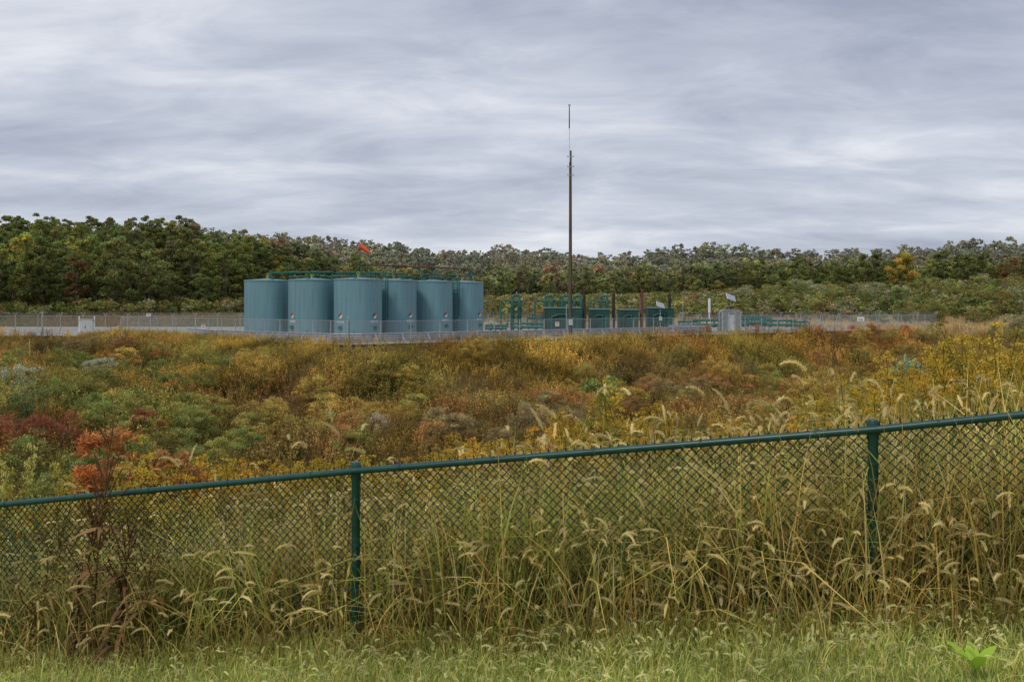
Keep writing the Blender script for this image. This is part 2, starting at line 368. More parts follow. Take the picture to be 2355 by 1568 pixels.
# ------------------------------------------------------------------ shrubs
SH=[]
for k in range(6):
    h=2.6; V,F,C,cs=crown_geo(rg,h,1.5,3600,-.1,.07,40,(.17,.32),ratio=.36)
    V2,F2=trunk_geo(rg,h,.03,cs)
    SH.append((mesh_np('crown',V,F,M_leaf,C),mesh_np('trunk',V2,F2,M_bark,None,True)))
def shrub(x,y,s,col,label,zs=1,k=None,dz=0):
    k=int(rg.integers(0,6)) if k is None else k
    return mk_tree(*SH[k],(x,y,H(x,y)+dz),s,rg.random()*6,col,label,'shrub','shrub','shrubs on the slopes',zs)
GG=(.25,.28,.075); GY=(.40,.41,.28); RED=(.32,.12,.06); ORA=(.46,.19,.06); OLV=(.38,.34,.09); RUS=(.46,.25,.09); GLD=(.54,.40,.10)
for px,d,s,col,l in [
 (240,80,.95,GY,'grey-green willowy shrub on the weedy slope'),(30,66,1.0,GY,'grey-green willowy shrub on the weedy slope'),
 (75,70,.9,GY,'grey-green willowy shrub on the weedy slope'),(215,82,.8,GY,'grey-green willowy shrub on the weedy slope'),
 (90,50,.85,RED,'dark red sumac shrub among green bushes'),(150,52,.8,RED,'dark red sumac shrub among green bushes'),(10,48,.9,RED,'dark red sumac shrub among green bushes'),
 (300,47,.95,GG,'green leafy shrub in the valley thicket'),(390,44,.95,GG,'green leafy shrub in the valley thicket'),(470,41,.85,GG,'green leafy shrub in the valley thicket'),
 (240,43,.95,GG,'green leafy shrub in the valley thicket'),(110,37,.95,GG,'green leafy shrub in the valley thicket'),(540,38,.8,GG,'green leafy shrub in the valley thicket'),
 (20,34,.9,GG,'green leafy shrub in the valley thicket'),(330,37,.85,(.25,.27,.1),'green leafy shrub in the valley thicket'),(600,35,.8,OLV,'olive shrub in the valley thicket'),
 (475,27,.6,(.45,.17,.08),'red-leaved sumac shrub behind the fence weeds'),(230,60,.9,GG,'green leafy shrub in the valley thicket'),(60,57,1,(.25,.27,.1),'green leafy shrub in the valley thicket'),
 (140,64,.9,GG,'green leafy shrub in the valley thicket'),(330,56,.9,RED,'dark red sumac shrub among green bushes'),(420,54,.9,GG,'green leafy shrub in the valley thicket'),
 (60,44,.9,GG,'green leafy shrub in the valley thicket'),(180,42,.9,GG,'green leafy shrub in the valley thicket'),(400,62,.9,OLV,'olive shrub in the valley thicket'),(440,47,.9,GG,'green leafy shrub in the valley thicket'),
 (510,50,.9,OLV,'olive shrub in the valley thicket'),(20,76,.9,GG,'green leafy shrub in the valley thicket'),(160,74,.8,OLV,'olive shrub in the valley thicket'),
 (800,60,1.0,RUS,'rusty brown shrub on the embankment'),(870,61,.9,(.48,.38,.26),'pale brown shrub on the embankment'),
 (1985,24,.9,(.32,.40,.22),'grey-green bush above the goldenrod'),(2055,25,1.2,(.32,.40,.22),'grey-green bush above the goldenrod'),(2120,24.5,.95,(.30,.38,.20),'grey-green bush above the goldenrod'),
 (1950,28,.75,(.28,.35,.17),'grey-green bush above the goldenrod')]:
    x_=(px-1177)/2290*d; shrub(x_,d,s,col,l)
for (x_,y_,s,col) in [(29,118,.45,(.46,.17,.06)),(38,123,.5,(.48,.15,.06)),(43,126,.6,(.55,.18,.06)),(47,130,.6,RUS),(35,120,.45,GLD),(22,112,.45,(.45,.18,.06)),(52,132,.6,(.5,.2,.07)),(49,126,.5,RUS)]:
    shrub(x_,y_,s,col,'orange-red sumac shrub at the embankment crest')
cnt=0
while cnt<240:
    y_=rg.uniform(36,128); x_=rg.uniform(-.52,.52)*y_; d_=float(padsd(np.array([x_]),np.array([y_]))[0])
    if d_<1.0 or d_>32: continue
    if d_<6 and -36<x_<-6 : continue
    if x_>54 and d_<10: continue
    s=rg.uniform(.55,1.25)*(.42 if d_<5 else 1)
    n_=float(vnoise(np.array([x_]),np.array([y_]),14,90)[0])+rg.uniform(-.2,.2)
    col=GLD if n_<.40 else OLV if n_<.54 else RUS if n_<.7 else (.38,.29,.13)
    if x_<-.27*y_ and y_<88: col=GG if rg.random()<.55 else OLV
    col=tuple(np.array(col)*rg.uniform(.65,1.12))
    lbl='rusty autumn shrub on the weedy embankment' if col[0]>col[1]*1.7 else 'olive-gold bush on the weedy embankment'
    shrub(x_,y_,s,col,lbl,zs=.9); cnt+=1
V,F,C,cs=crown_geo(rg,2.3,.62,3600,.75,.045,40,(.2,.36),ratio=.3,sp=.85); V2,F2=trunk_geo(rg,2.3,.02,cs)
sm=(mesh_np('crown',V,F,M_leaf,C),mesh_np('trunk',V2,F2,M_bark,None,True))
mk_tree(*sm,(-4.95,12.2,H(-4.95,12.2)),1.0,1,ORA,'broad rust-orange sumac bush behind the green fence','shrub','shrub')
mk_tree(*sm,(-4.35,12.5,H(-4.35,12.5)),.85,3,(.38,.19,.07),'broad rust-orange sumac bush behind the green fence','shrub','shrub')
V,F,C,cs=crown_geo(rg,2.6,.5,900,.3,.05,16,(.25,.4),ratio=.4); V2,F2=trunk_geo(rg,2.6,.015,cs)
mk_tree(mesh_np('crown',V,F,M_leaf,C),mesh_np('trunk',V2,F2,M_bark,None,True),(1.35,15.5,H(1.35,15.5)),1.06,1,(.27,.34,.09),'slender green sapling behind the fence weeds','sapling','sapling')
for k in range(120):
    x_=rg.uniform(50,150); y_=rg.uniform(150,250)
    if abs(x_/y_)>.55 or x_/y_<.17: continue
    s=rg.uniform(.9,2.3)
    col=[(.25,.25,.07),(.20,.23,.06),(.31,.30,.09),(.36,.36,.2),(.34,.23,.07)][int(rg.integers(0,5))]
    shrub(x_,y_,s,col,'olive-green scrub bush on the grassy rise',zs=.95)
for k in range(44):
    x_=rg.uniform(58,85); y_=rg.uniform(100,150)
    if padsd(x_,y_)<10 or x_/y_>.56 : continue
    shrub(x_,y_,rg.uniform(.7,1.5),[(.25,.28,.08),(.32,.31,.1),(.36,.23,.07)][k%3],'olive-green scrub bush beside the pad slope',zs=.9)

# ------------------------------------------------------------------ embankment vegetation (stuff)
def forb(rng,h,nst,nl,npl,ls,spread=.2,plume=.8):
    gs=[]
    bx=rng.normal(0,spread,(nst,2)); lean=rng.normal(0,.16,(nst,2)); hh=h*rng.uniform(.7,1.1,nst)
    P=np.zeros((nst,3,3))
    for t in range(3):
        u=t/2; P[:,t,:2]=bx+lean*u*u*hh[:,None]; P[:,t,2]=hh*u
    S=norm(np.column_stack([rng.normal(size=(nst,2)),np.zeros(nst)]))
    V,F=ribbons(P,np.full((nst,3),.014*ls/.06),S); gs.append((V,F,np.array([.55,.45,.35])))
    w=rng.integers(0,nst,nl); u=rng.uniform(.12,.95,nl)
    c=np.column_stack([bx[w]+lean[w]*(u*u*hh[w])[:,None],hh[w]*u])
    a=rng.normal(size=(nl,3)); a[:,2]=np.abs(a[:,2])*.8+.4; a=norm(a)
    c=c+a*ls*.9*(1.3-u)[:,None]
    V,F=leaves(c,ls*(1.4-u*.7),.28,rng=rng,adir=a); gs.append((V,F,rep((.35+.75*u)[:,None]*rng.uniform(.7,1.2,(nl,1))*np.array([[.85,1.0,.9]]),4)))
    if npl:
        w=rng.integers(0,nst,npl); u=rng.uniform(.62,1.08,npl)
        c=np.column_stack([bx[w]+lean[w]*(u*u*hh[w])[:,None],hh[w]*u]); c[:,:2]+=rng.normal(0,1,(npl,2))*((1.16-u)*.45*h*.35)[:,None]
        V,F=leaves(c,ls*.6,.6,rng=rng); gs.append((V,F,rep(plume*rng.uniform(.8,1.5,(npl,1))*np.array([[1.25,1.1,.9]]),4)))
    return cat(gs)
rf=np.random.default_rng(5)
FA=[forb(rf,1.25,4,34,30,.08) for _ in range(8)]
N=52000
yq=22+(148-22)*np.sqrt(rf.random(N)); xq=rf.uniform(-.6,.62,N)*yq
d=padsd(xq,yq)
keep=(d>.3)&(rf.random(N)<np.where(d>30,.5,1.0))&~((xq>54)&(d<8.5)&(rf.random(N)<.9))
xq,yq,d=xq[keep],yq[keep],d[keep]
t_=rf.random(5200)*3; sg=np.array([(-45,107,-36,106),(-36,106,-14,83),(-14,83,30,117.8)]); ii=t_.astype(int); ff=t_-ii
cx=sg[ii,0]+(sg[ii,2]-sg[ii,0])*ff+rf.uniform(-1.5,1.5,5200); cy=sg[ii,1]+(sg[ii,3]-sg[ii,1])*ff-rf.uniform(-.6,5,5200)
dc=padsd(cx,cy); kk_=dc>-.7; cx,cy,dc=cx[kk_],cy[kk_],dc[kk_]
def emb_col(x,y,d,rng):
    n1=vnoise(x,y,9,31);n2=vnoise(x,y,5,32);n3=vnoise(x,y,15,33);n4=vnoise(x,y,2.6,34)
    rust=np.array([.34,.175,.06]);gold=np.array([.45,.325,.075]);olive=np.array([.25,.24,.07]);red=np.array([.27,.11,.05]);brown=np.array([.25,.17,.08]);green=np.array([.19,.22,.065])
    c=lerp(np.broadcast_to(rust,(len(x),3)),gold,sst(.25,.55,n1))
    c=lerp(c,olive,sst(.42,.65,n2)*.85); c=lerp(c,brown,sst(.5,.75,n3)*.5)
    c=lerp(c,red,sst(.74,.9,n4)*.45)
    c=lerp(c,gold*1.05,sst(9,2,d)*.4)
    c=lerp(c,brown*.8,sst(8,16,d)*.45*sst(-25,-10,x))  # browner weeds low down, darkened to stand in for the bank's shading
    c=lerp(c,rust*1.15,sst(25,42,x)*sst(14,3,d)*.8)
    c=lerp(c,green,sst(-10,-24,x)*sst(92,50,y)*.8*sst(.25,.55,n1))
    c=lerp(c,red,sst(-12,-26,x)*sst(75,40,y)*.4*sst(.5,.7,n2))
    return c*1.55*rng.uniform(.55,1.35,(len(x),1))*(.4+1.2*vnoise(x,y,2.8,35))[:,None]
hs=.45+.95*vnoise(xq,yq,4,41)+.35*rf.random(len(xq))-.1
corner=(xq<-6)&(xq>-36)
hs=hs*(1-.3*sst(4,1,d)); hs=np.where(corner&(d<6),hs*(.5+.45*sst(2,7,d)),hs)
hs2=rf.uniform(.35,.6,len(cx))
ax_=np.concatenate([xq,cx]);ay_=np.concatenate([yq,cy]);ad=np.concatenate([d,dc]);ah=np.concatenate([hs,hs2])
col=emb_col(ax_,ay_,ad,rf)
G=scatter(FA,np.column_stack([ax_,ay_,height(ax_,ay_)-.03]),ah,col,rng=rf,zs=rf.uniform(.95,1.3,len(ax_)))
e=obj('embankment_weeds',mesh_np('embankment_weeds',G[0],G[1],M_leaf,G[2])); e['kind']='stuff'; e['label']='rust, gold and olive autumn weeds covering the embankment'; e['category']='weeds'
def tuft(rng,n,h):
    P=np.zeros((n,3,3)); a=rng.random(n)*6.28; l=rng.uniform(.05,.45,n); hh=h*rng.uniform(.6,1.1,n); b=rng.normal(0,.12,(n,2))
    for t in range(3):
        u=t/2; P[:,t,0]=b[:,0]+np.cos(a)*l*u*u*h; P[:,t,1]=b[:,1]+np.sin(a)*l*u*u*h; P[:,t,2]=hh*u*(1-.2*u*l)
    S=norm(np.column_stack([-np.sin(a),np.cos(a),np.zeros(n)]))
    V,F=ribbons(P,np.tile([.03,.025,.008],(n,1)),S); return V,F,rep(rng.uniform(.7,1.25,(n,1)),6)*np.ones(3)
TU=[tuft(rf,22,.8) for _ in range(5)]
x1=rf.uniform(-20,95,5500); y1=rf.uniform(147.5,170,5500)
x2=rf.uniform(50,85,9000); y2=rf.uniform(112,154,9000); dd=padsd(x2,y2); k=(dd>.5)&(dd<9)&(x2>53); x2,y2=x2[k],y2[k]
xa=np.concatenate([x1,x2]);ya=np.concatenate([y1,y2]); 
ta=np.array([.66,.52,.28])*rf.uniform(.75,1.2,(len(xa),1))
G=scatter(TU,np.column_stack([xa,ya,height(xa,ya)-.02]),rf.uniform(.8,1.4,len(xa)),ta,rng=rf)
x3=rf.uniform(-115,0,6500); y3=rf.uniform(152.5,196,6500)
t3=lerp(np.broadcast_to(np.array([.20,.21,.07]),(len(x3),3)),np.array([.33,.22,.09]),sst(.4,.8,vnoise(x3,y3,10,50)))
G2=scatter(TU,np.column_stack([x3,y3,height(x3,y3)-.02]),rf.uniform(.7,1.6,len(x3)),t3,rng=rf)
G=cat([G,G2])
e=obj('dry_grass',mesh_np('dry_grass',G[0],G[1],M_grass,G[2])); e['kind']='stuff'; e['label']='straw-coloured dry grass around the gravel pad'; e['category']='grass'

# ------------------------------------------------------------------ storage tanks
TH=5.88; TRr=2.35
shell=B().lathe((0,0,0),[(TRr,0),(TRr,TH-.12),(TRr+.05,TH-.12),(TRr+.05,TH-.03),(TRr+.02,TH)],64).mesh('shell',M_tank,True)
roof=B().lathe((0,0,0),[(TRr+.02,TH),(1.2,TH+.1),(.3,TH+.18),(.001,TH+.19)],48).mesh('roof',M_tank,True)
M_dy=mat('dull_yellow_valve',(.35,.33,.08),.6)
rv=B(); rv.cyl((0,0,TH+.15),(0,0,TH+.45),.13); rv.torus((0,0,TH+.57),.16,.035,'y'); rv.cyl((0,0,TH+.45),(0,0,TH+.57),.05)
valve=rv.mesh('roof_valve',M_dy,True)
hv_=B(); hv_.cyl((1.1,-1.1,TH+.05),(1.1,-1.1,TH+.35),.18); hv_.cyl((1.1,-1.1,TH+.35),(1.1,-1.1,TH+.4),.24)
hatch=hv_.mesh('roof_hatch',M_pipe,True)
def at_ang(th,r,z): return (r*math.sin(th),-r*math.cos(th),z)
def curved_patch(th0,th1,z0,z1,r,n=4):
    b=B(); V=[];F=[]
    for i_ in range(n+1):
        t=th0+(th1-th0)*i_/n
        V+= [at_ang(t,r,z0),at_ang(t,r,z1)]
    F=[(2*i_,2*i_+2,2*i_+3,2*i_+1) for i_ in range(n)]
    b.add(V,F); return b
def diamond(th,z,s,r,m,name,parent):
    ds=s/r
    b=B().add([at_ang(th-ds,r,z),at_ang(th,r,z-s),at_ang(th+ds,r,z),at_ang(th,r,z+s)],[(0,1,2,3)])
    return obj(name,b.mesh(name,m),parent)
mw=B(); mw.lathe((0,0,0),[(.001,.1),(.33,.1),(.33,0)],20)
mwm=mw.mesh('manway',M_tank,True)
def tank(px,dpt,signs,label,door=-.15):
    x_=(px-1177)/2290*dpt
    r=root('storage_tank',label,'tank',(x_,dpt,PZ+.0),group='storage tanks in the containment')
    obj('shell',shell,r); obj('roof',roof,r); v=obj('roof_valve',valve,r); v.rotation_euler[2]=rg.random()*1.2-.6
    obj('roof_hatch',hatch,r).rotation_euler[2]=rg.random()*1.2-1.2
    for th in signs:
        sg=obj('hazard_sign',curved_patch(th-.14,th+.14,1.95,2.5,TRr+.012).mesh('hazard_sign',M_tank),r)
        q=.16
        diamond(th,2.32+q,q*.96,TRr+.03,M_red,'red_diamond',sg); diamond(th-q/TRr,2.32,q*.96,TRr+.03,M_blue,'blue_diamond',sg)
        diamond(th+q/TRr,2.32,q*.96,TRr+.03,M_yel,'yellow_diamond',sg); diamond(th,2.32-q,q*.96,TRr+.03,M_white,'white_diamond',sg)
        lb=obj('name_plate',curved_patch(th-.21,th+.18,1.64,1.82,TRr+.02).mesh('name_plate',M_white),r)
        bb=B()
        for k in range(9):
            t=th-.18+k*.038
            bb.add(curved_patch(t,t+.022,1.69,1.77,TRr+.028,1).V,[(0,2,3,1)])
        obj('lettering',bb.mesh('lettering',M_black),lb)
        h_=B(); c=at_ang(th,TRr+.08,1.15); h_.box(c,(.34,.2,.34),rz=th)
        h_.cyl(at_ang(th,TRr+.1,1.15),at_ang(th,TRr+.28,1.15),.05); h_.torus(at_ang(th,TRr+.3,1.15),.12,.025,'y',10)
        obj('sample_valve',h_.mesh('sample_valve',M_pipe),r)
    mo=obj('manway',mwm,r); mo.location=at_ang(door,TRr+.0,.75); mo.rotation_euler=(pi/2,0,door)
    return r
tank(615,103,[],'blue-green steel storage tank without visible sign')
tank(717,100.5,[-.74],'blue-green steel storage tank with small hazard diamond')
tank(823,98,[-.63,.9],'blue-green steel storage tank with two hazard diamonds')
tank(905,102.7,[.92],'blue-green steel storage tank with ladder and stains')
tank(990,107,[.83],'blue-green steel storage tank streaked with rust')
tank(1063,111.3,[1.0],'blue-green steel storage tank at the row end')
def ladder(loc,h,label):
    r=root('access_ladder',label,'ladder',loc)
    obj('rail',B().cyl((-.25,0,0),(-.25,0,h),.05,n=8).mesh('rail',M_pipe),r); obj('rail',B().cyl((.25,0,0),(.25,0,h),.05,n=8).mesh('rail',M_pipe),r)
    rm=B().cyl((-.25,0,0),(.25,0,0),.025,n=6).mesh('rung',M_pipe)
    for k in range(int(h/.33)): obj('rung',rm,r,(0,0,.3+k*.33))
    obj('bracket',B().box((0,-.05,h*.8),(.7,.08,.08)).mesh('bracket',M_pipe),r); obj('bracket',B().box((0,-.05,h*.25),(.7,.08,.08)).mesh('bracket',M_pipe),r)
    obj('vent_pipe',B().cyl((.45,0,h*.35),(.45,0,h),.07,n=8).mesh('vent_pipe',M_pipe),r)
ladder((-12.85,99.4,PZ),5.9,'teal vertical ladder and vent pipe between tanks')
ladder((-6.2,108.3,PZ),6.2,'teal vertical ladder and vent pipe between tanks')
def W(px,py,d): return ((px-1177)/2290*d,d,(700-py)/2290*d)
def overhead(pts,r,m,label,sup,name='overhead_pipe',fl=()):
    base=pts[0]; L_=lambda p:tuple(p[k]-base[k] for k in range(3))
    ro=root(name,label,'pipe',base)
    b=B().path([L_(p) for p in pts],r)
    for t in fl:
        a,c=np.array(L_(pts[0])),np.array(L_(pts[-1])); q=a+(c-a)*t; u=(c-a)/np.linalg.norm(c-a)
        b.cyl(q-u*.3,q+u*.3,r*1.7); b.cyl(q-u*.36,q-u*.3,r*2.3); b.cyl(q+u*.3,q+u*.36,r*2.3)
    obj('pipe',b.mesh('pipe',m,True),ro)
    for s_ in sup:
        p=L_(s_); bb=B(); bb.cyl(p,(p[0],p[1],2.5-base[2]),.065); bb.box((p[0],p[1],p[2]),(.3,.3,.14))
        obj('support',bb.mesh('support',M_pipe),ro)
def onl(a,b,t): return tuple(a[k]+(b[k]-a[k])*t for k in range(3))
A=(-15.2,98.6,3.95);Bb=(-4.5,111.5,3.95)
overhead([A,Bb],.08,M_rust,'rusty overhead vapour pipe with valves above tanks',[onl(A,Bb,t) for t in (.02,.3,.62,.99)],fl=(.3,.37,.62))
for (A,Bb,rr,ts,fl) in [((-24.9,102.6,3.25),(-18,99.6,3.25),.075,(0,.33,.72,1),(.72,.35)),((-17.2,98.2,3.15),(-11,104.3,3.2),.075,(0,.3,.6,1),(.2,.5)),((-9.5,106,3.15),(-4.5,111.2,3.2),.075,(0,.5,1),(.6,)),
    ((-22.5,101.5,2.85),(-14.5,99.5,2.85),.06,(0,.25,.5,.8),(.4,.6)),((-14.5,100.5,2.9),(-6.5,109,2.9),.06,(0,.25,.5,.8),(.2,.45,.8))]:
    overhead([A,Bb],rr,M_pipe,'teal horizontal pipe above tank roofs',[onl(A,Bb,t) for t in ts],fl=fl)
r=root('windsock','orange windsock on thin mast above the tanks','windsock',(-16.0,104.6,PZ))
obj('mast',B().cyl((0,0,0),(0,0,9.6),.03,.02,n=8).mesh('mast',M_stack),r)
b=B(); n=14; V=[];F=[]
for k in range(6):
    t=k/5; c=(.05+.95*t,-.05,9.55-.62*t-.1*t*t); rr=.34-.18*t
    for j in range(n):
        a=2*pi*j/n; V.append((c[0]+rr*.36*math.cos(a),c[1]+rr*math.sin(a),c[2]+rr*math.cos(a)*.85))
for k in range(5):
    for j in range(n): F.append((k*n+j,k*n+(j+1)%n,(k+1)*n+(j+1)%n,(k+1)*n+j))
b.add(V,F); obj('sock',b.mesh('sock',M_orange,True),r)

# ------------------------------------------------------------------ containment wall
CW=[(-36,110.5),(-31.3,103.2),(-16.5,90.3),(-13.6,89.8),(24.3,121.3),(20,127)]
r=root('containment_wall','corrugated galvanised steel containment wall around tanks','wall',(CW[0][0],CW[0][1],0))
ztop=-2.70; prof=[]
nr=9
for k in range(nr+1): prof.append((.05 if k%2 else -.05,-3.62+(ztop+3.62)*k/nr))
V=[];F=[];m=len(prof)
for i_,(x_,y_) in enumerate(CW):
    for o,z in prof: V.append((x_-CW[0][0],y_-o*1.3-CW[0][1],z))
for i_ in range(len(CW)-1):
    for k in range(m-1): F.append((i_*m+k,(i_+1)*m+k,(i_+1)*m+k+1,i_*m+k+1))
obj('corrugated_panel',B().add(V,F).mesh('corrugated_panel',M_corr),r)
b=B()
b.path([(a[0]-CW[0][0],a[1]-CW[0][1]-.02,ztop+.03) for a in CW],.05,8)
obj('top_tube',b.mesh('top_tube',M_galv),r)
br=B(); br.add([(-.05,0,0),(.05,0,0),(-.05,-.62,0),(.05,-.62,0),(-.05,0,.9),(.05,0,.9)],[(0,2,4),(1,5,3),(2,3,5,4),(0,1,3,2),(0,4,5,1)])
brm=br.mesh('brace',M_galv)
for (a,c,n_) in [(CW[1],CW[2],8),(CW[3],CW[4],17)]:
    for k in range(n_):
        t=(k+.5)/n_; ang=math.atan2(c[1]-a[1],c[0]-a[0])
        o=obj('brace',brm,r,(a[0]+(c[0]-a[0])*t-CW[0][0]+.1*math.sin(ang),a[1]+(c[1]-a[1])*t-CW[0][1]-.12,-3.6)); o.rotation_euler[2]=ang

# ------------------------------------------------------------------ perimeter fences
def far_fence(pts,h,label,arms,sp=3.0):
    pts=[np.array(p,float) for p in pts]; base=pts[0]
    r=root('chain_link_fence',label,'fence',(base[0],base[1],PZ))
    pb=B().cyl((0,0,-.4),(0,0,h),.045,n=8)
    if arms:
        pb.cyl((0,0,h),(-.28,-.1,h+.36),.03,n=6); pb.cyl((0,0,h),(.28,.1,h+.36),.03,n=6)
    pm=pb.mesh('post',M_galv)
    P=[]
    for a,c in zip(pts[:-1],pts[1:]):
        L_=np.linalg.norm(c-a); n=max(1,round(L_/sp))
        for k in range(n): P.append(a+(c-a)*k/n)
    P.append(pts[-1]); P=np.array(P)-base
    for p_ in P: obj('post',pm,r,(p_[0],p_[1],0))
    Z0=np.zeros((len(P),1))
    V,F=tubes(np.hstack([P[:-1],Z0[1:]+h-.03]),np.hstack([P[1:],Z0[1:]+h-.03]),.024,6)
    obj('rail',mesh_np('rail',V,F,M_galv),r)
    V=np.vstack([np.hstack([P,Z0+.05]),np.hstack([P,Z0+h-.05])]); n=len(P)
    F=np.array([(k,k+1,n+k+1,n+k) for k in range(n-1)]); obj('fabric',mesh_np('fabric',V,F,M_fabric),r)
    if arms:
        gs=[]
        for o,z in [(-.28,.36),(-.14,.18),(.28,.36),(.14,.18)]:
            off=np.array([[o,o*.35,h+z]]); gs.append((*tubes(np.hstack([P[:-1],Z0[1:]])+off,np.hstack([P[1:],Z0[1:]])+off,.01,3),np.ones(3)))
        V,F,_=cat(gs); obj('barbed_wire',mesh_np('barbed_wire',V,F,M_galv),r)
    return r
far_fence([(-92,131),(-30,131.5),(62.2,146)],1.95,'galvanised chain-link fence with barbed wire behind the pad',True)
far_fence([(-44,112),(-33.5,105.5),(-14,85.6)],2.0,'galvanised chain-link fence beside the containment wall',False,2.9)
far_fence([(-14,85.6),(62.2,146)],1.95,'galvanised chain-link fence along the embankment crest',False,3.1)
r=root('corner_post','taller galvanised fence corner post','post',(-14.05,85.3,-3.9)); obj('shaft',B().cyl((0,0,0),(0,0,2.75),.07).mesh('shaft',M_galv),r); obj('cap',B().ball((0,0,2.77),.085).mesh('cap',M_galv),r)
r=root('gate_post','tall grey gate post by the gravel drive','post',((97-1177)/2290*106.5,106.5,PZ)); obj('shaft',B().cyl((0,0,0),(0,0,2.5),.09).mesh('shaft',M_galv),r); obj('cap',B().ball((0,0,2.5),.1).mesh('cap',M_galv),r)
r=root('electrical_cabinet','white electrical cabinet with posts beside gravel drive','cabinet',(-45.6,106.8,PZ))
obj('cabinet_body',B().box((0,0,1.0),(1.35,.5,1.3)).mesh('cabinet_body',M_white),r)
dd_=obj('door',B().box((-.32,-.26,1.0),(.6,.03,1.2)).mesh('door',M_greyp),r); obj('door',B().box((.32,-.26,1.0),(.6,.03,1.2)).mesh('door',M_greyp),r)
obj('handle',B().box((-.06,-.295,1.0),(.04,.04,.2)).mesh('handle',M_black),dd_)
for sx in (-.82,.82): obj('leg',B().cyl((sx,0,-.1),(sx,0,2.15),.06).mesh('leg',M_white),r)
obj('hood',B().box((0,0,1.78),(1.6,.62,.08)).mesh('hood',M_greyp),r)
def sign(px,py,d,w,h,label,red=True):
    p=W(px,py,d); r=root('warning_sign',label,'sign',p)
    obj('panel',B().box((0,0,0),(w,.03,h)).mesh('panel',M_white),r)
    b=B()
    for k in range(3): b.box((0,-.02,h*.02-k*h*.17),(w*(.7-.15*(k%2)),.01,h*.06))
    obj('lettering',b.mesh('lettering',M_black),r)
    if red: obj('header',B().box((0,-.02,h*.32),(w*.8,.012,h*.2)).mesh('header',M_red),r)
sign(467,751,104.0,.42,.5,'small white warning sign on the fence')
sign(341,724,131.1,.55,.4,'small white warning sign on back fence')
sign(1281,745,98.7,.38,.42,'small white warning sign with red header on fence')
sign(1979,734,131.8,.95,.6,'white notice board on the perimeter fence',False)
for px,py,d in [(68,785,92),(1830,722,138)]:
    p=W(px,py,d); g0=H(p[0],p[1]); r=root('marker_post','slim yellow pipeline marker post','post',(p[0],p[1],g0))
    hh=p[2]-g0+.3
    obj('shaft',B().cyl((0,0,0),(0,0,hh),.04,n=8).mesh('shaft',M_yel),r); obj('cap',B().ball((0,0,hh),.06).mesh('cap',M_black),r)

# ------------------------------------------------------------------ utility pole
ux,uy=6.07,103.5
r=root('utility_pole','tall weathered wooden pole topped with antenna mast','pole',(ux,uy,H(ux,uy)))
z0=H(ux,uy); zt=(700-347)/2290*uy-z0
obj('wood_shaft',B().cyl((0,0,-.3),(0,0,zt),.21,.13,n=14).mesh('wood_shaft',M_wood,True),r)
z1=(700-296)/2290*uy-z0; z2=(700-243)/2290*uy-z0
obj('white_mast',B().cyl((-.1,-.16,zt-1.2),(-.12,-.16,z1),.05,.04).mesh('white_mast',M_white,True),r)
obj('antenna',B().cyl((-.12,-.16,z1),(-.12,-.16,z2),.06,.045).mesh('antenna',M_stack,True),r)
obj('antenna_cap',B().lathe((-.12,-.16,z2),[(.05,-.05),(.15,0),(.15,.08),(.001,.14)],14).mesh('antenna_cap',M_white,True),r)
for py in (362,385,404):
    z=(700-py)/2290*uy-z0
    bb=B().box((0,-.15,z),(.62,.06,.06)); bb.cyl((-.28,-.15,z),(-.28,-.15,z+.16),.045,n=8).cyl((.28,-.15,z),(.28,-.15,z+.16),.045,n=8)
    obj('bracket',bb.mesh('bracket',M_galv),r)
obj('conduit',B().cyl((.13,-.2,0),(.08,-.14,zt-1),.03,n=6).mesh('conduit',M_stack),r)
obj('meter_box',B().box((.0,-.3,1.6),(.4,.2,.6)).mesh('meter_box',M_greyp),r)

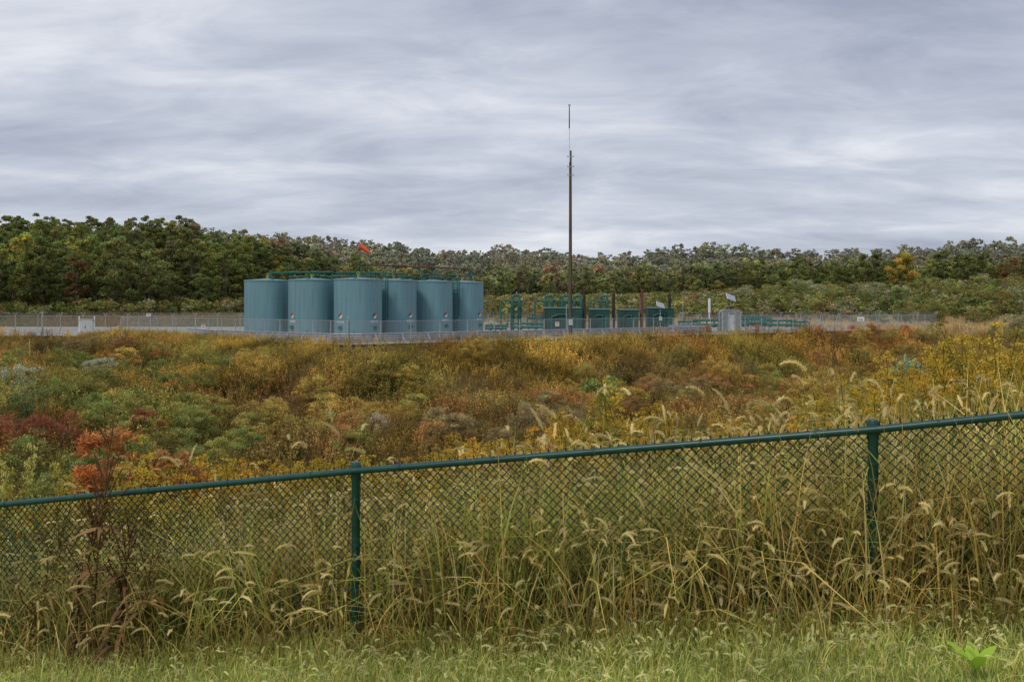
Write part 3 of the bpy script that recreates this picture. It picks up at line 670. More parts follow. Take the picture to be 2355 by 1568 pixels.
# ------------------------------------------------------------------ production units
def unit(pxa,pxb,d,pytop,stackpx,stacktop,label,sm_=None):
    xa=(pxa-1177)/2290*d; xb=(pxb-1177)/2290*d; w=xb-xa; h=(700-pytop)/2290*d-PZ
    r=root('production_unit',label,'equipment',((xa+xb)/2,d+1.3,PZ),group='gas production units')
    obj('skid',B().box((0,0,.12),(w+.2,2.7,.24)).mesh('skid',M_stack),r)
    obj('body',B().box((0,0,.24+(h-.3)/2),(w,2.5,h-.3)).mesh('body',M_dgreen2),r)
    rf_=B().add([(-w/2-.1,-1.35,h-.06),(w/2+.1,-1.35,h-.06),(w/2+.1,1.35,h-.06),(-w/2-.1,1.35,h-.06),(-w/2-.1,0,h+.12),(w/2+.1,0,h+.12)],[(0,1,5,4),(3,4,5,2),(0,4,3),(1,2,5),(0,3,2,1)])
    obj('roof',rf_.mesh('roof',M_dgreen),r)
    n_=max(3,int(w/.8))
    for k in range(n_+1): obj('rib',B().box((-w/2+.04+(w-.08)*k/n_,-1.28,h/2),(.07,.07,h-.45)).mesh('rib',M_dgreen),r)
    pp=B().path([(-w*.3,-1.4,.3),(-w*.3,-1.4,h*.62),(-w*.12,-1.4,h*.72),(w*.12,-1.4,h*.72),(w*.12,-1.4,.3)],.09)
    obj('piping',pp.mesh('piping',M_pipe,True),r)
    obj('hand_wheel',B().torus((-w*.3,-1.52,h*.4),.2,.04,'y',12).mesh('hand_wheel',M_pipe,True),r)
    obj('filter_pot',B().cyl((w*.28,-1.4,.3),(w*.28,-1.4,h*.55),.18).ball((w*.28,-1.4,h*.55),.18,12,6).mesh('filter_pot',M_pipe,True),r)
    dr=obj('door',B().box((w*.36,-1.27,1.15),(w*.16,.04,1.7)).mesh('door',M_dgreen),r); obj('handle',B().box((w*.3,-1.31,1.15),(.05,.05,.22)).mesh('handle',M_galv),dr)
    sx=(stackpx-1177)/2290*d-(xa+xb)/2; sh=(700-stacktop)/2290*d-PZ
    obj('exhaust_stack',B().lathe((sx,-.6,0),[(.2,.2),(.2,h*.6),(.27,h*.6),(.27,h*.6+.1),(.2,h*.6+.1),(.2,sh-.25),(.17,sh-.25),(.17,sh),(.12,sh),(.12,sh-.2),(.001,sh-.2)],16).mesh('exhaust_stack',sm_ or M_stack,True),r)
    obj('guy_band',B().cyl((sx,-.6,sh-.6),(sx,-.6,sh-.5),.23,n=16).mesh('guy_band',M_rust,True),r)
unit(1252,1336,126,708,1344,669,'dark green gas production unit with rusty exhaust stack')
unit(1356,1402,129,711,1412,674,'dark green gas production unit with rusty exhaust stack')
unit(1424,1468,132,712,1477,670,'dark green gas production unit with orange-rusted exhaust stack',M_rust)
unit(1490,1550,135,708,1541,675,'dark green gas production unit with rusty exhaust stack')
def vessel(px,d,hh,label):
    r=root('separator_vessel',label,'equipment',((px-1177)/2290*d,d,PZ),group='separator vessels with gooseneck piping')
    for sx in (-.45,.45):
        pr=[(.34,0),(.34,.15),(.25,.16)]
        for z in (.9,1.9,2.9): pr+=[(.25,z),(.33,z),(.33,z+.09),(.25,z+.09)]
        pr+=[(.25,hh-.35),(.18,hh-.2),(.001,hh-.12)]
        obj('column',B().lathe((sx,0,0),pr,18).mesh('column',M_dgreen,True),r)
    b=B().path([(-.45,0,hh-.15),(-.45,0,hh+.18),(-.2,0,hh+.3),(.35,0,hh+.3),(.45,0,hh+.18),(.45,0,hh-.15)],.15,12)
    b.cyl((-.75,0,hh-.45),(.75,0,hh-.45),.12); b.cyl((-.45,0,hh*.4),(.45,0,hh*.4),.12)
    b.cyl((-.8,0,hh-.45),(-.72,0,hh-.45),.22); b.cyl((.72,0,hh-.45),(.8,0,hh-.45),.22)
    obj('header_pipe',b.mesh('header_pipe',M_pipe,True),r)
    b=B().path([(-1.9,-.2,.1),(-1.9,-.2,hh-.6),(-1.75,-.2,hh-.35),(-1.45,-.2,hh-.3),(-.8,-.1,hh-.45)],.11)
    b.path([(-1.9,-.2,.5),(-1.1,-.2,.5),(-1.1,-.2,1.3),(-.5,-.1,1.3)],.08); b.ball((-1.1,-.2,.9),.16)
    obj('gooseneck',b.mesh('gooseneck',M_pipe,True),r)
    obj('hand_wheel',B().torus((-1.1,-.4,.9),.18,.03,'y',12).mesh('hand_wheel',M_pipe,True),r)
    b=B().cyl((.1,0,hh+.3),(.1,0,hh+.62),.05); b.ball((.1,0,hh+.62),.1); obj('relief_valve',b.mesh('relief_valve',M_galv,True),r)
for px,d in [(1186,126),(1262,134),(1328,136),(1388,138),(1300,131)]: vessel(px,d,4.25,'teal separator vessels joined by overhead header pipe')
def manifold(px,d,w,label,hh=1.25):
    r=root('pipe_manifold',label,'pipework',((px-1177)/2290*d,d,PZ),group='low teal pipe manifolds')
    b=B()
    b.cyl((-w/2,0,hh*.55),(w/2,0,hh*.55),.19,n=14); b.cyl((-w/2,.5,hh*.95),(w/2,.5,hh*.95),.15,n=14)
    n_=int(w/.9)
    for k in range(n_+1):
        x_=-w/2+w*k/n_; b.cyl((x_-.05,0,hh*.55),(x_+.05,0,hh*.55),.29,n=14)
        b.path([(x_,0,hh*.55),(x_,0,hh*.95),(x_,.5,hh*.95)],.1)
    obj('header_pipe',b.mesh('header_pipe',M_pipe,True),r)
    for k in range(max(2,n_//2)):
        x_=-w/2+w*(k+.5)/max(2,n_//2)
        b=B().ball((x_,0,hh*.55),.3,12,7); b.cyl((x_,0,hh*.55),(x_,0,hh*1.25),.05)
        vv=obj('valve',b.mesh('valve',M_pipe,True),r)
        obj('hand_wheel',B().torus((x_,0,hh*1.27),.24,.035,'z',12).mesh('hand_wheel',M_red if k==1 else M_pipe,True),vv)
    for x_ in (-w*.4,0,w*.4): obj('support',B().box((x_,.1,.25),(.12,.5,.6)).mesh('support',M_galv),r)
for px,d,w_,hh in [(1625,124,3.6,1.5),(1728,128,3.6,1.9),(1790,130,4.4,1.35),(1582,130,2.4,1.2),(1215,123,3.6,1.1),(1140,124,2.6,.8),(1840,134,2.4,1.1),(1745,133,3.5,1.5),(1700,125,2.2,1.6),(1235,129,2.6,1.7)]:
    manifold(px,d,w_,'low teal pipe manifold with round valves on gravel',hh)
gx=(1678-1177)/2290*122
r=root('equipment_shelter','boxy grey steel equipment shelter with rounded top edges','shelter',(gx,122,PZ))
b=B(); prof=[(-1.2,0),(-1.2,2.45),(-1.05,2.68),(-.7,2.82),(.7,2.82),(1.05,2.68),(1.2,2.45),(1.2,0)]
n=len(prof); b.add([(x_,y_,z) for y_ in (-1,1) for x_,z in prof],[(k,k+1,n+k+1,n+k) for k in range(n-1)]+[tuple(range(n)),tuple(range(2*n-1,n-1,-1))])
obj('housing',b.mesh('housing',M_conc),r)
for x_ in (-1.1,-.35,.4,1.1): obj('rib',B().box((x_,-1.03,1.25),(.07,.06,2.3)).mesh('rib',M_greyp),r)
dr=obj('door',B().box((.02,-1.02,1.15),(.6,.04,1.9)).mesh('door',M_greyp),r); obj('handle',B().box((.24,-1.06,1.15),(.04,.05,.2)).mesh('handle',M_black),dr)
obj('roof_vent',B().lathe((.1,0,2.8),[(.12,0),(.12,.2),(.22,.22),(.22,.3),(.001,.38)],16).mesh('roof_vent',M_stack,True),r)
obj('downpipe',B().path([(-1.35,-.3,0),(-1.35,-.3,2.4),(-1.0,-.3,2.75)],.06).mesh('downpipe',M_galv),r)
def solar(px,py,d,w,label,tilt=.75,rz=.35):
    p=W(px,py,d); r=root('solar_panel',label,'solar panel',(p[0],p[1],PZ)); h=p[2]-PZ
    obj('pole',B().cyl((0,0,0),(0,0,h),.05,n=10).mesh('pole',M_galv),r)
    pn=obj('frame',B().box((0,0,0),(w,.06,w*.72)).mesh('frame',M_white),r,(0,-.08,h)); pn.rotation_euler=(-tilt,0.3,rz)
    cmh=B().box((0,0,0),(w*.21,.012,w*.19)).mesh('cell',M_solar)
    for i_ in range(4):
        for j in range(3): obj('cell',cmh,pn,(-w*.36+i_*w*.24,-.037,-w*.225+j*w*.225))
    obj('battery_box',B().box((0,-.2,h*.45),(.4,.25,.5)).mesh('battery_box',M_greyp),r)
    obj('antenna',B().cyl((-.3,0,h-.2),(-.35,0,h+.75),.02,n=6).mesh('antenna',M_galv),r)
solar(1680,684,124.5,1.3,'tilted solar panel on pole above grey shelter')
solar(1518,701,134,1.2,'tilted solar panel on pole by production unit')
r=root('vent_stack','slim white vent stack among the pipework','stack',((1631-1177)/2290*126,126,PZ)); obj('tube',B().lathe((0,0,0),[(.1,0),(.1,2.3),(.17,2.35),(.17,4.1),(.001,4.12)],12).mesh('tube',M_white,True),r); obj('base',B().cyl((0,0,0),(0,0,.12),.3).mesh('base',M_galv),r)
for px,d,hh in [(1472,133.2,3.9),(1570,134,3.6),(1302,125,3.2)]:
    r=root('vent_pipe','thin grey vent pipe beside the equipment','pipe',((px-1177)/2290*d,d,PZ)); obj('tube',B().path([(0,0,0),(0,0,hh),(.12,0,hh+.12),(.25,0,hh)],.05).mesh('tube',M_galv),r); obj('flange',B().cyl((0,0,0),(0,0,.1),.2).mesh('flange',M_galv),r)

# ------------------------------------------------------------------ foreground green chain link fence
FP=np.array([(-7.2,8.6,-1.98),(-4.1,7.6,-1.538),(-1.035,6.6,-1.095),(2.03,5.6,-.697),(5.1,4.6,-.225),(8.2,3.6,.2)])
base=np.array([FP[2,0],FP[2,1],H(FP[2,0],FP[2,1])])
fr=root('chain_link_fence','dark green vinyl-coated chain-link fence in tall grass','fence',tuple(base))
for p_ in FP:
    gz=H(p_[0],p_[1]); q=p_-base
    b=B().lathe((q[0],q[1],q[2]),[(.029,gz-p_[2]-.1),(.029,-.07),(.034,-.06),(.036,.0),(.036,.03),(.027,.05),(.001,.056)],20)
    po=obj('post',b.mesh('post',M_green,True),fr)
    for z in (-.2,-.5,-.8): obj('tie_band',B().cyl((q[0],q[1],q[2]+z),(q[0],q[1],q[2]+z+.012),.036,n=16).mesh('tie_band',M_green),po)
b=B()
RP=FP-base; RP=RP+np.array([0,-.045,0])
for a,c in zip(RP[:-1],RP[1:]): b.cyl(a,c,.0215,n=16)
for p_ in RP[1:-1]: b.ball(p_,.0225,12,6)
obj('top_rail',b.mesh('top_rail',M_green,True),fr)
for a,c in zip(RP[:-1],RP[1:]):
    for k in range(5):
        q=a+(c-a)*(k+.5)/5; u=(c-a)/np.linalg.norm(c-a); obj('rail_tie',B().cyl(q-u*.006,q+u*.006,.026,n=10).mesh('rail_tie',M_green),fr)
w=.0275; P0=[];P1=[]
seg=np.linalg.norm(np.diff(FP[:,:2],axis=0),axis=1); cum=np.concatenate([[0],np.cumsum(seg)])
def fpos(s):
    return np.array([np.interp(s,cum,FP[:,0]),np.interp(s,cum,FP[:,1]),np.interp(s,cum,FP[:,2])]).T
nw=int(cum[-1]/w)-1; K=43
nrm=np.array([-.31,-.95,0])
kk=np.arange(K+1)
for i_ in range(nw):
    ph=(kk+i_)%2
    s=i_*w+ph*w
    p=fpos(s); p[:,2]+= .022-kk*w
    p+=nrm*(.004*np.where(ph==0,1,-1))[:,None]
    p[:,1]-=.015
    P0.append(p[:-1]);P1.append(p[1:])
    if (i_%2)==0:
        t=p[0].copy(); t2=t.copy(); t2[2]+=.016; P0.append(t[None]);P1.append(t2[None])
P0=np.vstack(P0)-base;P1=np.vstack(P1)-base
V,F=tubes(P0,P1,.0031,5)
obj('wire_mesh',mesh_np('wire_mesh',V,F,M_wire),fr)

# ------------------------------------------------------------------ foreground grass
rn=np.random.default_rng(9)
def fence_y(x): return 6.6-(x+1.035)*(1.0/3.07)
def blades(x,y,h,wd,lean,col0,col1,rng,k=5,ld=None,z=None):
    n=len(x); z=height(x,y)-.02 if z is None else z
    a=rng.random(n)*2*pi if ld is None else ld
    P=np.zeros((n,k,3)); t=np.linspace(0,1,k)
    for q,u in enumerate(t):
        o=lean*h*u**1.8
        P[:,q,0]=x+np.cos(a)*o; P[:,q,1]=y+np.sin(a)*o; P[:,q,2]=z+h*(u-.45*np.clip(lean,0,1.3)*u**3)
    S=norm(np.column_stack([-np.sin(a)+rng.normal(0,.6,n),np.cos(a)+rng.normal(0,.6,n),rng.normal(0,.2,n)]))
    W_=wd[:,None]*(np.array([.6,1,.95,.6,.1]) if k==5 else np.linspace(1,.15,k))[None]
    V,F=ribbons(P,W_,S)
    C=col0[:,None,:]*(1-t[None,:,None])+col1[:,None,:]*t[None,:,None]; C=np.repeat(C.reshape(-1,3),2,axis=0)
    return (V,F,C),P
def pick(cols,n,rng,p=None): 
    c=np.array(cols)[rng.choice(len(cols),n,p=p)]; return c*rng.uniform(.45,1.25,(n,1))
STRAW=[(.95,.66,.19),(.84,.55,.15),(.80,.66,.17),(.66,.58,.14),(1.0,.82,.38),(.48,.27,.08)]
GRN=[(.40,.48,.09),(.54,.60,.13),(.68,.66,.17),(.28,.36,.08)]
GM=[(.44,.52,.12),(.56,.62,.16),(.68,.68,.2),(.34,.43,.09)]
n=105000; x=rn.uniform(-5.2,5.2,n); off=rn.uniform(-2.6,.15,n); y=fence_y(x)+off
k=(y>3.2)&(np.abs(x/y)<.68); x,y,off=x[k],y[k],off[k]
h=rn.uniform(.04,.14,len(x))*(1+.7*sst(-.9,-.1,off))*(.7+.6*vnoise(x,y,.25,63))
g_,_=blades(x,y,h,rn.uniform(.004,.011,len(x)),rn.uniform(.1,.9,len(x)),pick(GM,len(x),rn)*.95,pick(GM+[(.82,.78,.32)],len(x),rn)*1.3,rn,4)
V,F,C=g_
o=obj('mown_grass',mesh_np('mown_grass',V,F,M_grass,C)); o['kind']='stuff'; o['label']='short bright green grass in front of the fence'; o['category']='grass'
def foxtails(x,y,h,lean,rng,L_=.1,nb=30,wd=.003,hc=(.98,.80,.36),z=None,hw=.017):
    n=len(x); ld=rng.random(n)*2*pi
    sc0=pick([(.56,.55,.14),(.82,.62,.20)],n,rng)
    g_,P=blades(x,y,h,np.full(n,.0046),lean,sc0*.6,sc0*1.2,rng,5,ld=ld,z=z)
    out=[g_]
    tip=P[:,-1]; tan=norm(P[:,-1]-P[:,-2])
    L_=L_*rng.uniform(.6,1.25,n); drop=rng.uniform(.2,1.8,n)
    hp=[tip]; dr=tan
    hd=np.column_stack([np.cos(ld),np.sin(ld),np.zeros(n)])
    for q in range(5):
        dr=norm(dr+hd*.22*drop[:,None]-np.array([0,0,.34])*drop[:,None]*(q/3)); hp.append(hp[-1]+dr*(L_/5)[:,None])
    HP=np.stack(hp,1)
    prof=np.array([.35,.9,1,.95,.7,.15])*hw*.8
    hc=np.array(hc)*rng.uniform(.55,1.1,(n,1))
    for _ in range(2):
        S=norm(rng.normal(size=(n,3))); S=norm(S-np.sum(S*dr,1,keepdims=True)*dr)
        V,F=ribbons(HP,np.tile(prof,(n,1)),S); out.append((V,F,np.repeat(hc*.75,12,axis=0)))
    u=rng.random((n,nb))*4.6; i0=u.astype(int); fr_=(u-i0)[...,None]; I=np.arange(n)[:,None]
    p=HP[I,i0]*(1-fr_)+HP[I,i0+1]*fr_; tg=norm(HP[I,i0+1]-HP[I,i0])
    rd=norm(rng.normal(size=(n,nb,3))); rd=norm(rd-np.sum(rd*tg,-1,keepdims=True)*tg)
    e=p+(rd*.75+tg*.65)*(hw*1.1*(1-.1*u)[...,None])
    PP=np.stack([p,e],2).reshape(-1,2,3); S=norm(rng.normal(size=(n*nb,3)))
    V,F=ribbons(PP,np.tile([wd,wd*.35],(n*nb,1)),S); out.append((V,F,np.repeat(np.repeat(hc*1.1,nb,axis=0),4,axis=0)))
    return cat(out)
def band(n,o0,o1,h0,h1,w0,w1,straw,lean=(.1,.8),xr=(-6.5,7),dk=1.0,cl_=.9):
    x=rn.uniform(*xr,n); off=o0+(o1-o0)*rn.random(n); y=fence_y(x)+off
    k=(y>3.4)&(np.abs(x/y)<.66); x,y=x[k],y[k]; m=len(x)
    cl=vnoise(x,y,.5,60)*.6+vnoise(x,y,1.6,61)*.6; k=rn.random(m)<(.12+cl*cl_); x,y,cl=x[k],y[k],cl[k]; m=len(x)
    h=rn.uniform(h0,h1,m)*(.7+.5*cl)*(1-.1*sst(0,-4,x)+.04*sst(1,4,x))
    s=rn.random(m)<straw+.5*(vnoise(x,y,1.1,62)-.5)
    c=np.where(s[:,None],pick(STRAW,m,rn),pick(GRN,m,rn))
    d_=np.where(x<-2.4,.85,1)[:,None]*dk
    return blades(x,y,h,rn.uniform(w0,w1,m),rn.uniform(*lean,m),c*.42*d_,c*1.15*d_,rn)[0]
gs=[band(2600,-.42,-.08,.3,.9,.004,.011,.7,(.2,1.1)),
    band(4500,-.4,-.1,.10,.34,.004,.010,.6,(.4,1.3)),
    band(4500,-.12,.15,.8,1.28,.005,.012,.6,(.05,.5)),
    band(14000,.0,1.2,.6,1.25,.005,.012,.62,(.1,.9)),
    band(2200,.05,.9,.85,1.35,.009,.018,.45,(.3,1.3)),
    band(8500,1.0,3.6,.7,1.3,.007,.015,.5,dk=.85),
    band(3000,.0,.6,.2,.55,.005,.012,.8,(.4,1.3))]
V,F,C=cat(gs)
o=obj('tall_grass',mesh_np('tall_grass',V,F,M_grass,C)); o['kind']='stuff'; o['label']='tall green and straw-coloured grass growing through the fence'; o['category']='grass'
def fxt(n,o0,o1,h0,h1,**kw):
    x=rn.uniform(-6,6.5,n); y=fence_y(x)+rn.uniform(o0,o1,n); k=(y>3.4)&(np.abs(x/y)<.64)&(rn.random(n)<.45+.55*sst(-3,1.5,x)); x,y=x[k],y[k]
    return foxtails(x,y,rn.uniform(h0,h1,len(x)),rn.uniform(.15,.9,len(x)),rn,**kw)
gs=[fxt(1000,-.4,-.1,.35,1.0,L_=.12,hw=.021),fxt(3800,.05,1.5,.55,1.3,L_=.115,hw=.021),fxt(2800,1.5,3.8,.8,1.35,nb=22,wd=.0055,L_=.12,hw=.024),
    fxt(3200,-1.3,-.15,.10,.28,L_=.06,nb=20,hc=(.88,.85,.38),hw=.014)]
m_=64; tx=np.concatenate([rn.uniform(-3.4,0,16),rn.uniform(0,3.1,m_-16)]); ty=fence_y(tx)+rn.uniform(.05,.9,m_)
gs.append(foxtails(tx,ty,rn.uniform(1.25,1.72,m_),rn.uniform(.15,.5,m_),rn,L_=.17,nb=120,hw=.023))
V,F,C=cat(gs)
o=obj('foxtail_grass',mesh_np('foxtail_grass',V,F,M_grass,C)); o['kind']='stuff'; o['label']='foxtail grass with fuzzy drooping straw seed heads'; o['category']='grass'

def goldenrod(rng,h=1.35,nst=3,plume=(1.35,1.08,.5),fs=1.0,kf=18):
    gs=[]
    for s in range(nst):
        bx=rng.normal(0,.14,2); ln=rng.normal(0,.14,2); hh=h*rng.uniform(.75,1.1)
        f=lambda u:np.column_stack([bx[0]+ln[0]*u**2*hh,bx[1]+ln[1]*u**2*hh,hh*u])
        u=np.linspace(0,1,5); P=f(u)[None]; 
        for q in range(2):
            S=norm(rng.normal(size=(1,3))*np.array([1,1,0])); V,F=ribbons(P,np.full((1,5),.007),S); gs.append((V,F,np.array([.35,.28,.2])))
        nl=60; u=rng.uniform(.2,.85,nl); c=f(u); a=rng.normal(size=(nl,3)); a[:,2]=rng.uniform(-.5,.6,nl); a=norm(a)
        ls=.05*(1.25-u*.6); V,F=leaves(c+a*ls[:,None],ls,.18,rng=rng,adir=a); gs.append((V,F,rep(rng.uniform(.4,1.0,(nl,1))*np.array([[.5,.72,.5]]),4)))
        nb=22; ub=rng.uniform(.64,1,nb); cb=f(ub); ang=rng.random(nb)*6.28; lb=(1.08-ub)*.5*h*.62+.03
        k=kf; t=rng.random((nb,k)); D=np.column_stack([np.cos(ang),np.sin(ang),np.full(nb,.55)])
        c=cb[:,None]+D[:,None]*(t*lb[:,None])[...,None]; c[...,2]-=(t**2*lb[:,None])*.5
        c=(c+rng.normal(0,.009,c.shape)).reshape(-1,3)
        V,F=leaves(c,fs*rng.uniform(.006,.0135,len(c)),.65,rng=rng); gs.append((V,F,rep(rng.uniform(.6,1.3,(len(c),1))*np.array([plume]),4)))
    return cat(gs)
GR=[goldenrod(rn) for _ in range(7)]; AS=[goldenrod(rn,1.2,3,(1.25,1.0,.85)) for _ in range(4)]
n=2600; x=rn.uniform(-9.5,10.5,n); y=rn.uniform(6.8,18,n); k=(np.abs(x/y)<.62)&(y>fence_y(x)+1.5)&~((x>-6.2)&(x<-3.4)&(y<12.3)&(y>9.3)&(rn.random(n)<.75)); x,y=x[k],y[k]
sel=vnoise(x,y,1.6,70)
gcol=lerp(np.broadcast_to(np.array([.54,.39,.11]),(len(x),3)),np.array([.44,.41,.12]),sst(.35,.65,vnoise(x,y,1.8,71)))*rn.uniform(.6,1.25,(len(x),1))
A1=sel<.78
hs=rn.uniform(.65,1.02,len(x))*(1+.28*sst(3,5.5,x)+.1*sst(-1,-4,x))*(.75+.5*vnoise(x,y,1.5,72))*(.72+.28*sst(7,10,y))
G1=scatter(GR,np.column_stack([x,y,height(x,y)])[A1],hs[A1],gcol[A1],rng=rn)
acol=np.array([.50,.38,.27])*rn.uniform(.7,1.3,((~A1).sum(),1))
G2=scatter(AS,np.column_stack([x,y,height(x,y)])[~A1],hs[~A1]*.95,acol,rng=rn)
V,F,C=cat([G1,G2])
o=obj('goldenrod_thicket',mesh_np('goldenrod_thicket',V,F,M_leaf,C)); o['kind']='stuff'; o['label']='dense ochre goldenrod and faded asters behind the fence'; o['category']='weeds'
FB=[forb(rn,1.2,5,90,70,.04) for _ in range(5)]
n=2600; x=rn.uniform(-18,18,n); y=rn.uniform(16,34,n); k=np.abs(x/y)<.62; x,y=x[k],y[k]
c_=lerp(np.broadcast_to(np.array([.36,.27,.12]),(len(x),3)),np.array([.27,.28,.10]),vnoise(x,y,3,80))*rn.uniform(.55,1.2,(len(x),1))
h1=rn.uniform(.6,1.1,len(x))
n=1100; x2=rn.uniform(-7,7.5,n); y2=fence_y(x2)+rn.uniform(.9,5.5,n); k=(np.abs(x2/y2)<.64); x2,y2=x2[k],y2[k]
c2_=lerp(np.broadcast_to(np.array([.17,.21,.055]),(len(x2),3)),np.array([.24,.17,.07]),sst(.4,.6,vnoise(x2,y2,1.5,81)))*rn.uniform(.5,1.2,(len(x2),1))
h2=rn.uniform(.5,.85,len(x2))
x=np.concatenate([x,x2]);y=np.concatenate([y,y2])
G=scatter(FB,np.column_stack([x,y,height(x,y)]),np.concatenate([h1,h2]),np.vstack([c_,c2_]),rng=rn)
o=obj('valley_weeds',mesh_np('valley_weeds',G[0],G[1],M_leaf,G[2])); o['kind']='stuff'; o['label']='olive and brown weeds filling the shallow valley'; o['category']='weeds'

def dock(x,y,h,label,col):
    r=root('dock_plant',label,'plant',(x,y,H(x,y)))
    P0=[];P1=[];rr=[];lp=[]
    pr=np.zeros(3)
    for k in range(12):
        nx_=np.array([rn.normal(0,.012)+.02*k/12,rn.normal(0,.012),h/12])+pr; P0.append(pr);P1.append(nx_);rr.append(.009*(1-.06*k)); pr=nx_
    main=list(P1)
    for k in range(14):
        p=main[int(rn.integers(3,11))]; e=p+np.array([rn.normal(0,.07),rn.normal(0,.07),rn.uniform(.15,.3)]); P0.append(p);P1.append(e);rr.append(.004)
        for q in range(26): lp.append(p+(e-p)*rn.random()+rn.normal(0,.012,3))
    for q in range(120): lp.append(main[int(rn.integers(6,12))]+rn.normal(0,.015,3)+np.array([0,0,rn.uniform(-.1,.02)]))
    V,F=tubes(P0,P1,np.array(rr),6); obj('stem',mesh_np('stem',V,F,M_leaf,np.tile(np.array(col)*.8,(len(V),1))),r)
    V,F=leaves(np.array(lp),rn.uniform(.006,.014,len(lp)),.7,rng=rn); obj('seed_cluster',mesh_np('seed_cluster',V,F,M_leaf,rep(np.array(col)*rn.uniform(.6,1.6,(len(lp),1)),4)),r)
    n=40; b0=np.array([main[int(rn.integers(0,8))] for _ in range(n)]); a=rn.random(n)*6.28; L_=rn.uniform(.1,.24,n)
    P=np.stack([b0+np.column_stack([np.cos(a),np.sin(a),np.zeros(n)])*(L_*t)[:,None]+np.array([0,0,1])*((.25*t-.75*t*t)*L_)[:,None] for t in np.linspace(0,1,6)],1)
    P+=rn.normal(0,.006,P.shape); S=norm(np.column_stack([-np.sin(a),np.cos(a),rn.normal(0,.4,n)]))
    V,F=ribbons(P,np.tile(np.array([.3,.9,1,.8,.5,.1])*.03,(n,1)),S); obj('foliage',mesh_np('foliage',V,F,M_leaf,rep(np.array(col)*rn.uniform(.8,2.4,(n,1)),12)),r)
for (x_,y_,h_,c_) in [(-2.9,6.95,1.7,(.17,.10,.045)),(-3.15,7.15,1.1,(.14,.08,.04)),(-2.72,6.9,1.0,(.14,.075,.035)),(-3.5,7.2,.95,(.2,.15,.05)),(-2.55,6.85,.8,(.2,.13,.045))]:
    dock(x_,y_,h_,'dead dark brown dock stalk standing before the fence',c_)
for (x_,y_,s_) in [(-4.1,8.3,1.5),(-4.0,8.5,1.3)]:
    V,F,C=goldenrod(rn,1.08,2,(1.6,1.5,.8),1.1,26)
    V=V*np.array([.5,.5,1])
    r=root('goldenrod_plant','tall pale yellow-green goldenrod plume at the fence','plant',(x_,y_,H(x_,y_))); r.scale=(s_,s_,s_)
    o=obj('plume',mesh_np('plume',V,F,M_leaf,C*np.array([.40,.40,.22])),r)
sx,sy=2.07,4.45
r=root('seedling','bright green broad-leaved seedling in mown grass','plant',(sx,sy,H(sx,sy)))
n=6; a=np.linspace(0,5.3,n)+.3; L_=np.array([.15,.14,.16,.15,.16,.13])
for q in range(n):
    P=np.stack([np.array([[math.cos(a[q])*L_[q]*t*.8,math.sin(a[q])*L_[q]*t*.8,.07+L_[q]*(1.1*t-.45*t*t)]]) for t in np.linspace(0,1,6)],1)
    V,F=ribbons(P,np.array([[.15,.6,1,.9,.6,.05]])*.06,np.array([[-math.sin(a[q]),math.cos(a[q]),0]]))
    obj('leaf',mesh_np('leaf',V,F,M_leaf,np.tile([.46,.66,.08],(len(V),1))),r)
V,F=tubes([(0,0,-.02)],[(0,0,.08)],.004,6); obj('stem',mesh_np('stem',V,F,M_leaf,np.tile([.2,.3,.08],(len(V),1))),r)

# ------------------------------------------------------------------ world
w=bpy.data.worlds.new('World'); sc.world=w; w.use_nodes=True; nt=w.node_tree; L=nt.links.new
bg=nt.nodes['Background']; bg.inputs['Strength'].default_value=.115
sky=nt.nodes.new('ShaderNodeTexSky'); sky.sky_type='NISHITA'; sky.sun_disc=False
SE,SR=math.radians(50),math.radians(215); sky.sun_elevation=SE; sky.sun_rotation=SR
tc=nt.nodes.new('ShaderNodeTexCoord'); sp=nt.nodes.new('ShaderNodeSeparateXYZ'); L(tc.outputs['Generated'],sp.inputs[0])
def M(op,a,b=None,c=None):
    n=nt.nodes.new('ShaderNodeMath'); n.operation=op
    for k,v in enumerate((a,b,c)):
        if v is None: continue
        if isinstance(v,(int,float)): n.inputs[k].default_value=v
        else: L(v,n.inputs[k])
    return n.outputs[0]
zz=M('ADD',M('MAXIMUM',sp.outputs['Z'],0.0),.2)
cb=nt.nodes.new('ShaderNodeCombineXYZ'); L(M('DIVIDE',sp.outputs['X'],zz),cb.inputs[0]); L(M('DIVIDE',sp.outputs['Y'],zz),cb.inputs[1])
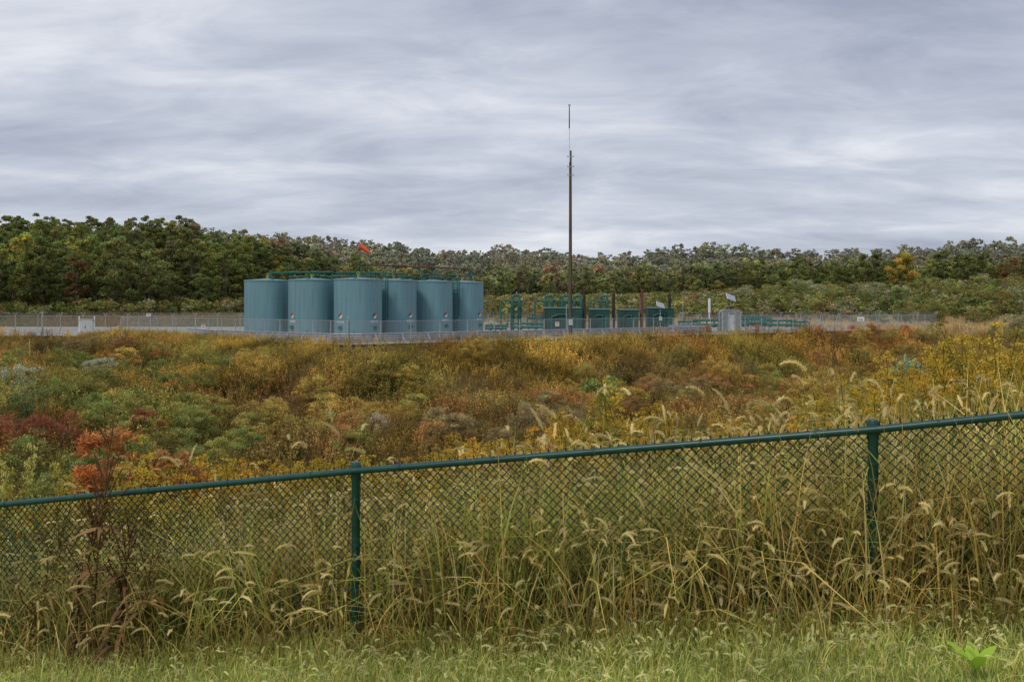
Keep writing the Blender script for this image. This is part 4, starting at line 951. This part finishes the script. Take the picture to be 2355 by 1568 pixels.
def cloud(scale,sx,sy,rot,detail,rough,dist,off):
    mp=nt.nodes.new('ShaderNodeMapping'); mp.inputs['Rotation'].default_value=(0,0,rot); mp.inputs['Scale'].default_value=(sx,sy,1); mp.inputs['Location'].default_value=off
    L(cb.outputs[0],mp.inputs[0]); n=nt.nodes.new('ShaderNodeTexNoise'); n.inputs['Scale'].default_value=scale; n.inputs['Detail'].default_value=detail
    n.inputs['Roughness'].default_value=rough; n.inputs['Distortion'].default_value=dist; L(mp.outputs[0],n.inputs['Vector']); return n.outputs['Fac']
c1=cloud(1.1,.6,1.25,.5,7,.5,.3,(3,1,0)); c2=cloud(3.6,.6,1.1,.55,10,.62,.45,(7,2,3))
f=M('ADD',M('MULTIPLY',c1,.62),M('MULTIPLY',c2,.38))
cr=nt.nodes.new('ShaderNodeValToRGB'); E=cr.color_ramp.elements
E[0].position=.35; E[0].color=(3.1,3.45,4.4,1); E[1].position=.65; E[1].color=(7.3,7.45,7.9,1)
e=E.new(.5); e.color=(4.8,5.15,6.0,1)
L(f,cr.inputs[0])
mx=nt.nodes.new('ShaderNodeMix'); mx.data_type='RGBA'; mx.inputs[0].default_value=.95; L(sky.outputs[0],mx.inputs[6]); L(cr.outputs[0],mx.inputs[7]); L(mx.outputs[2],bg.inputs['Color'])
sl=bpy.data.lights.new('sun','SUN'); sl.energy=1.5; sl.angle=math.radians(14); sl.color=(1,.95,.86)
so=bpy.data.objects.new('sun',sl); COL.objects.link(so)
dirv=Vector((math.sin(SR)*math.cos(SE),math.cos(SR)*math.cos(SE),math.sin(SE)))
so.rotation_euler=dirv.to_track_quat('Z','Y').to_euler()
cd=bpy.data.cameras.new('camera'); co=bpy.data.objects.new('camera',cd); COL.objects.link(co)
cd.sensor_width=36; cd.lens=36*2290/2355; cd.shift_y=-84/2355; cd.clip_end=9000; cd.clip_start=.05
co.location=(0,0,0); co.rotation_euler=(pi/2,0,0); sc.camera=co
sc.view_settings.view_transform='Standard'; sc.view_settings.look='None'; sc.view_settings.exposure=0
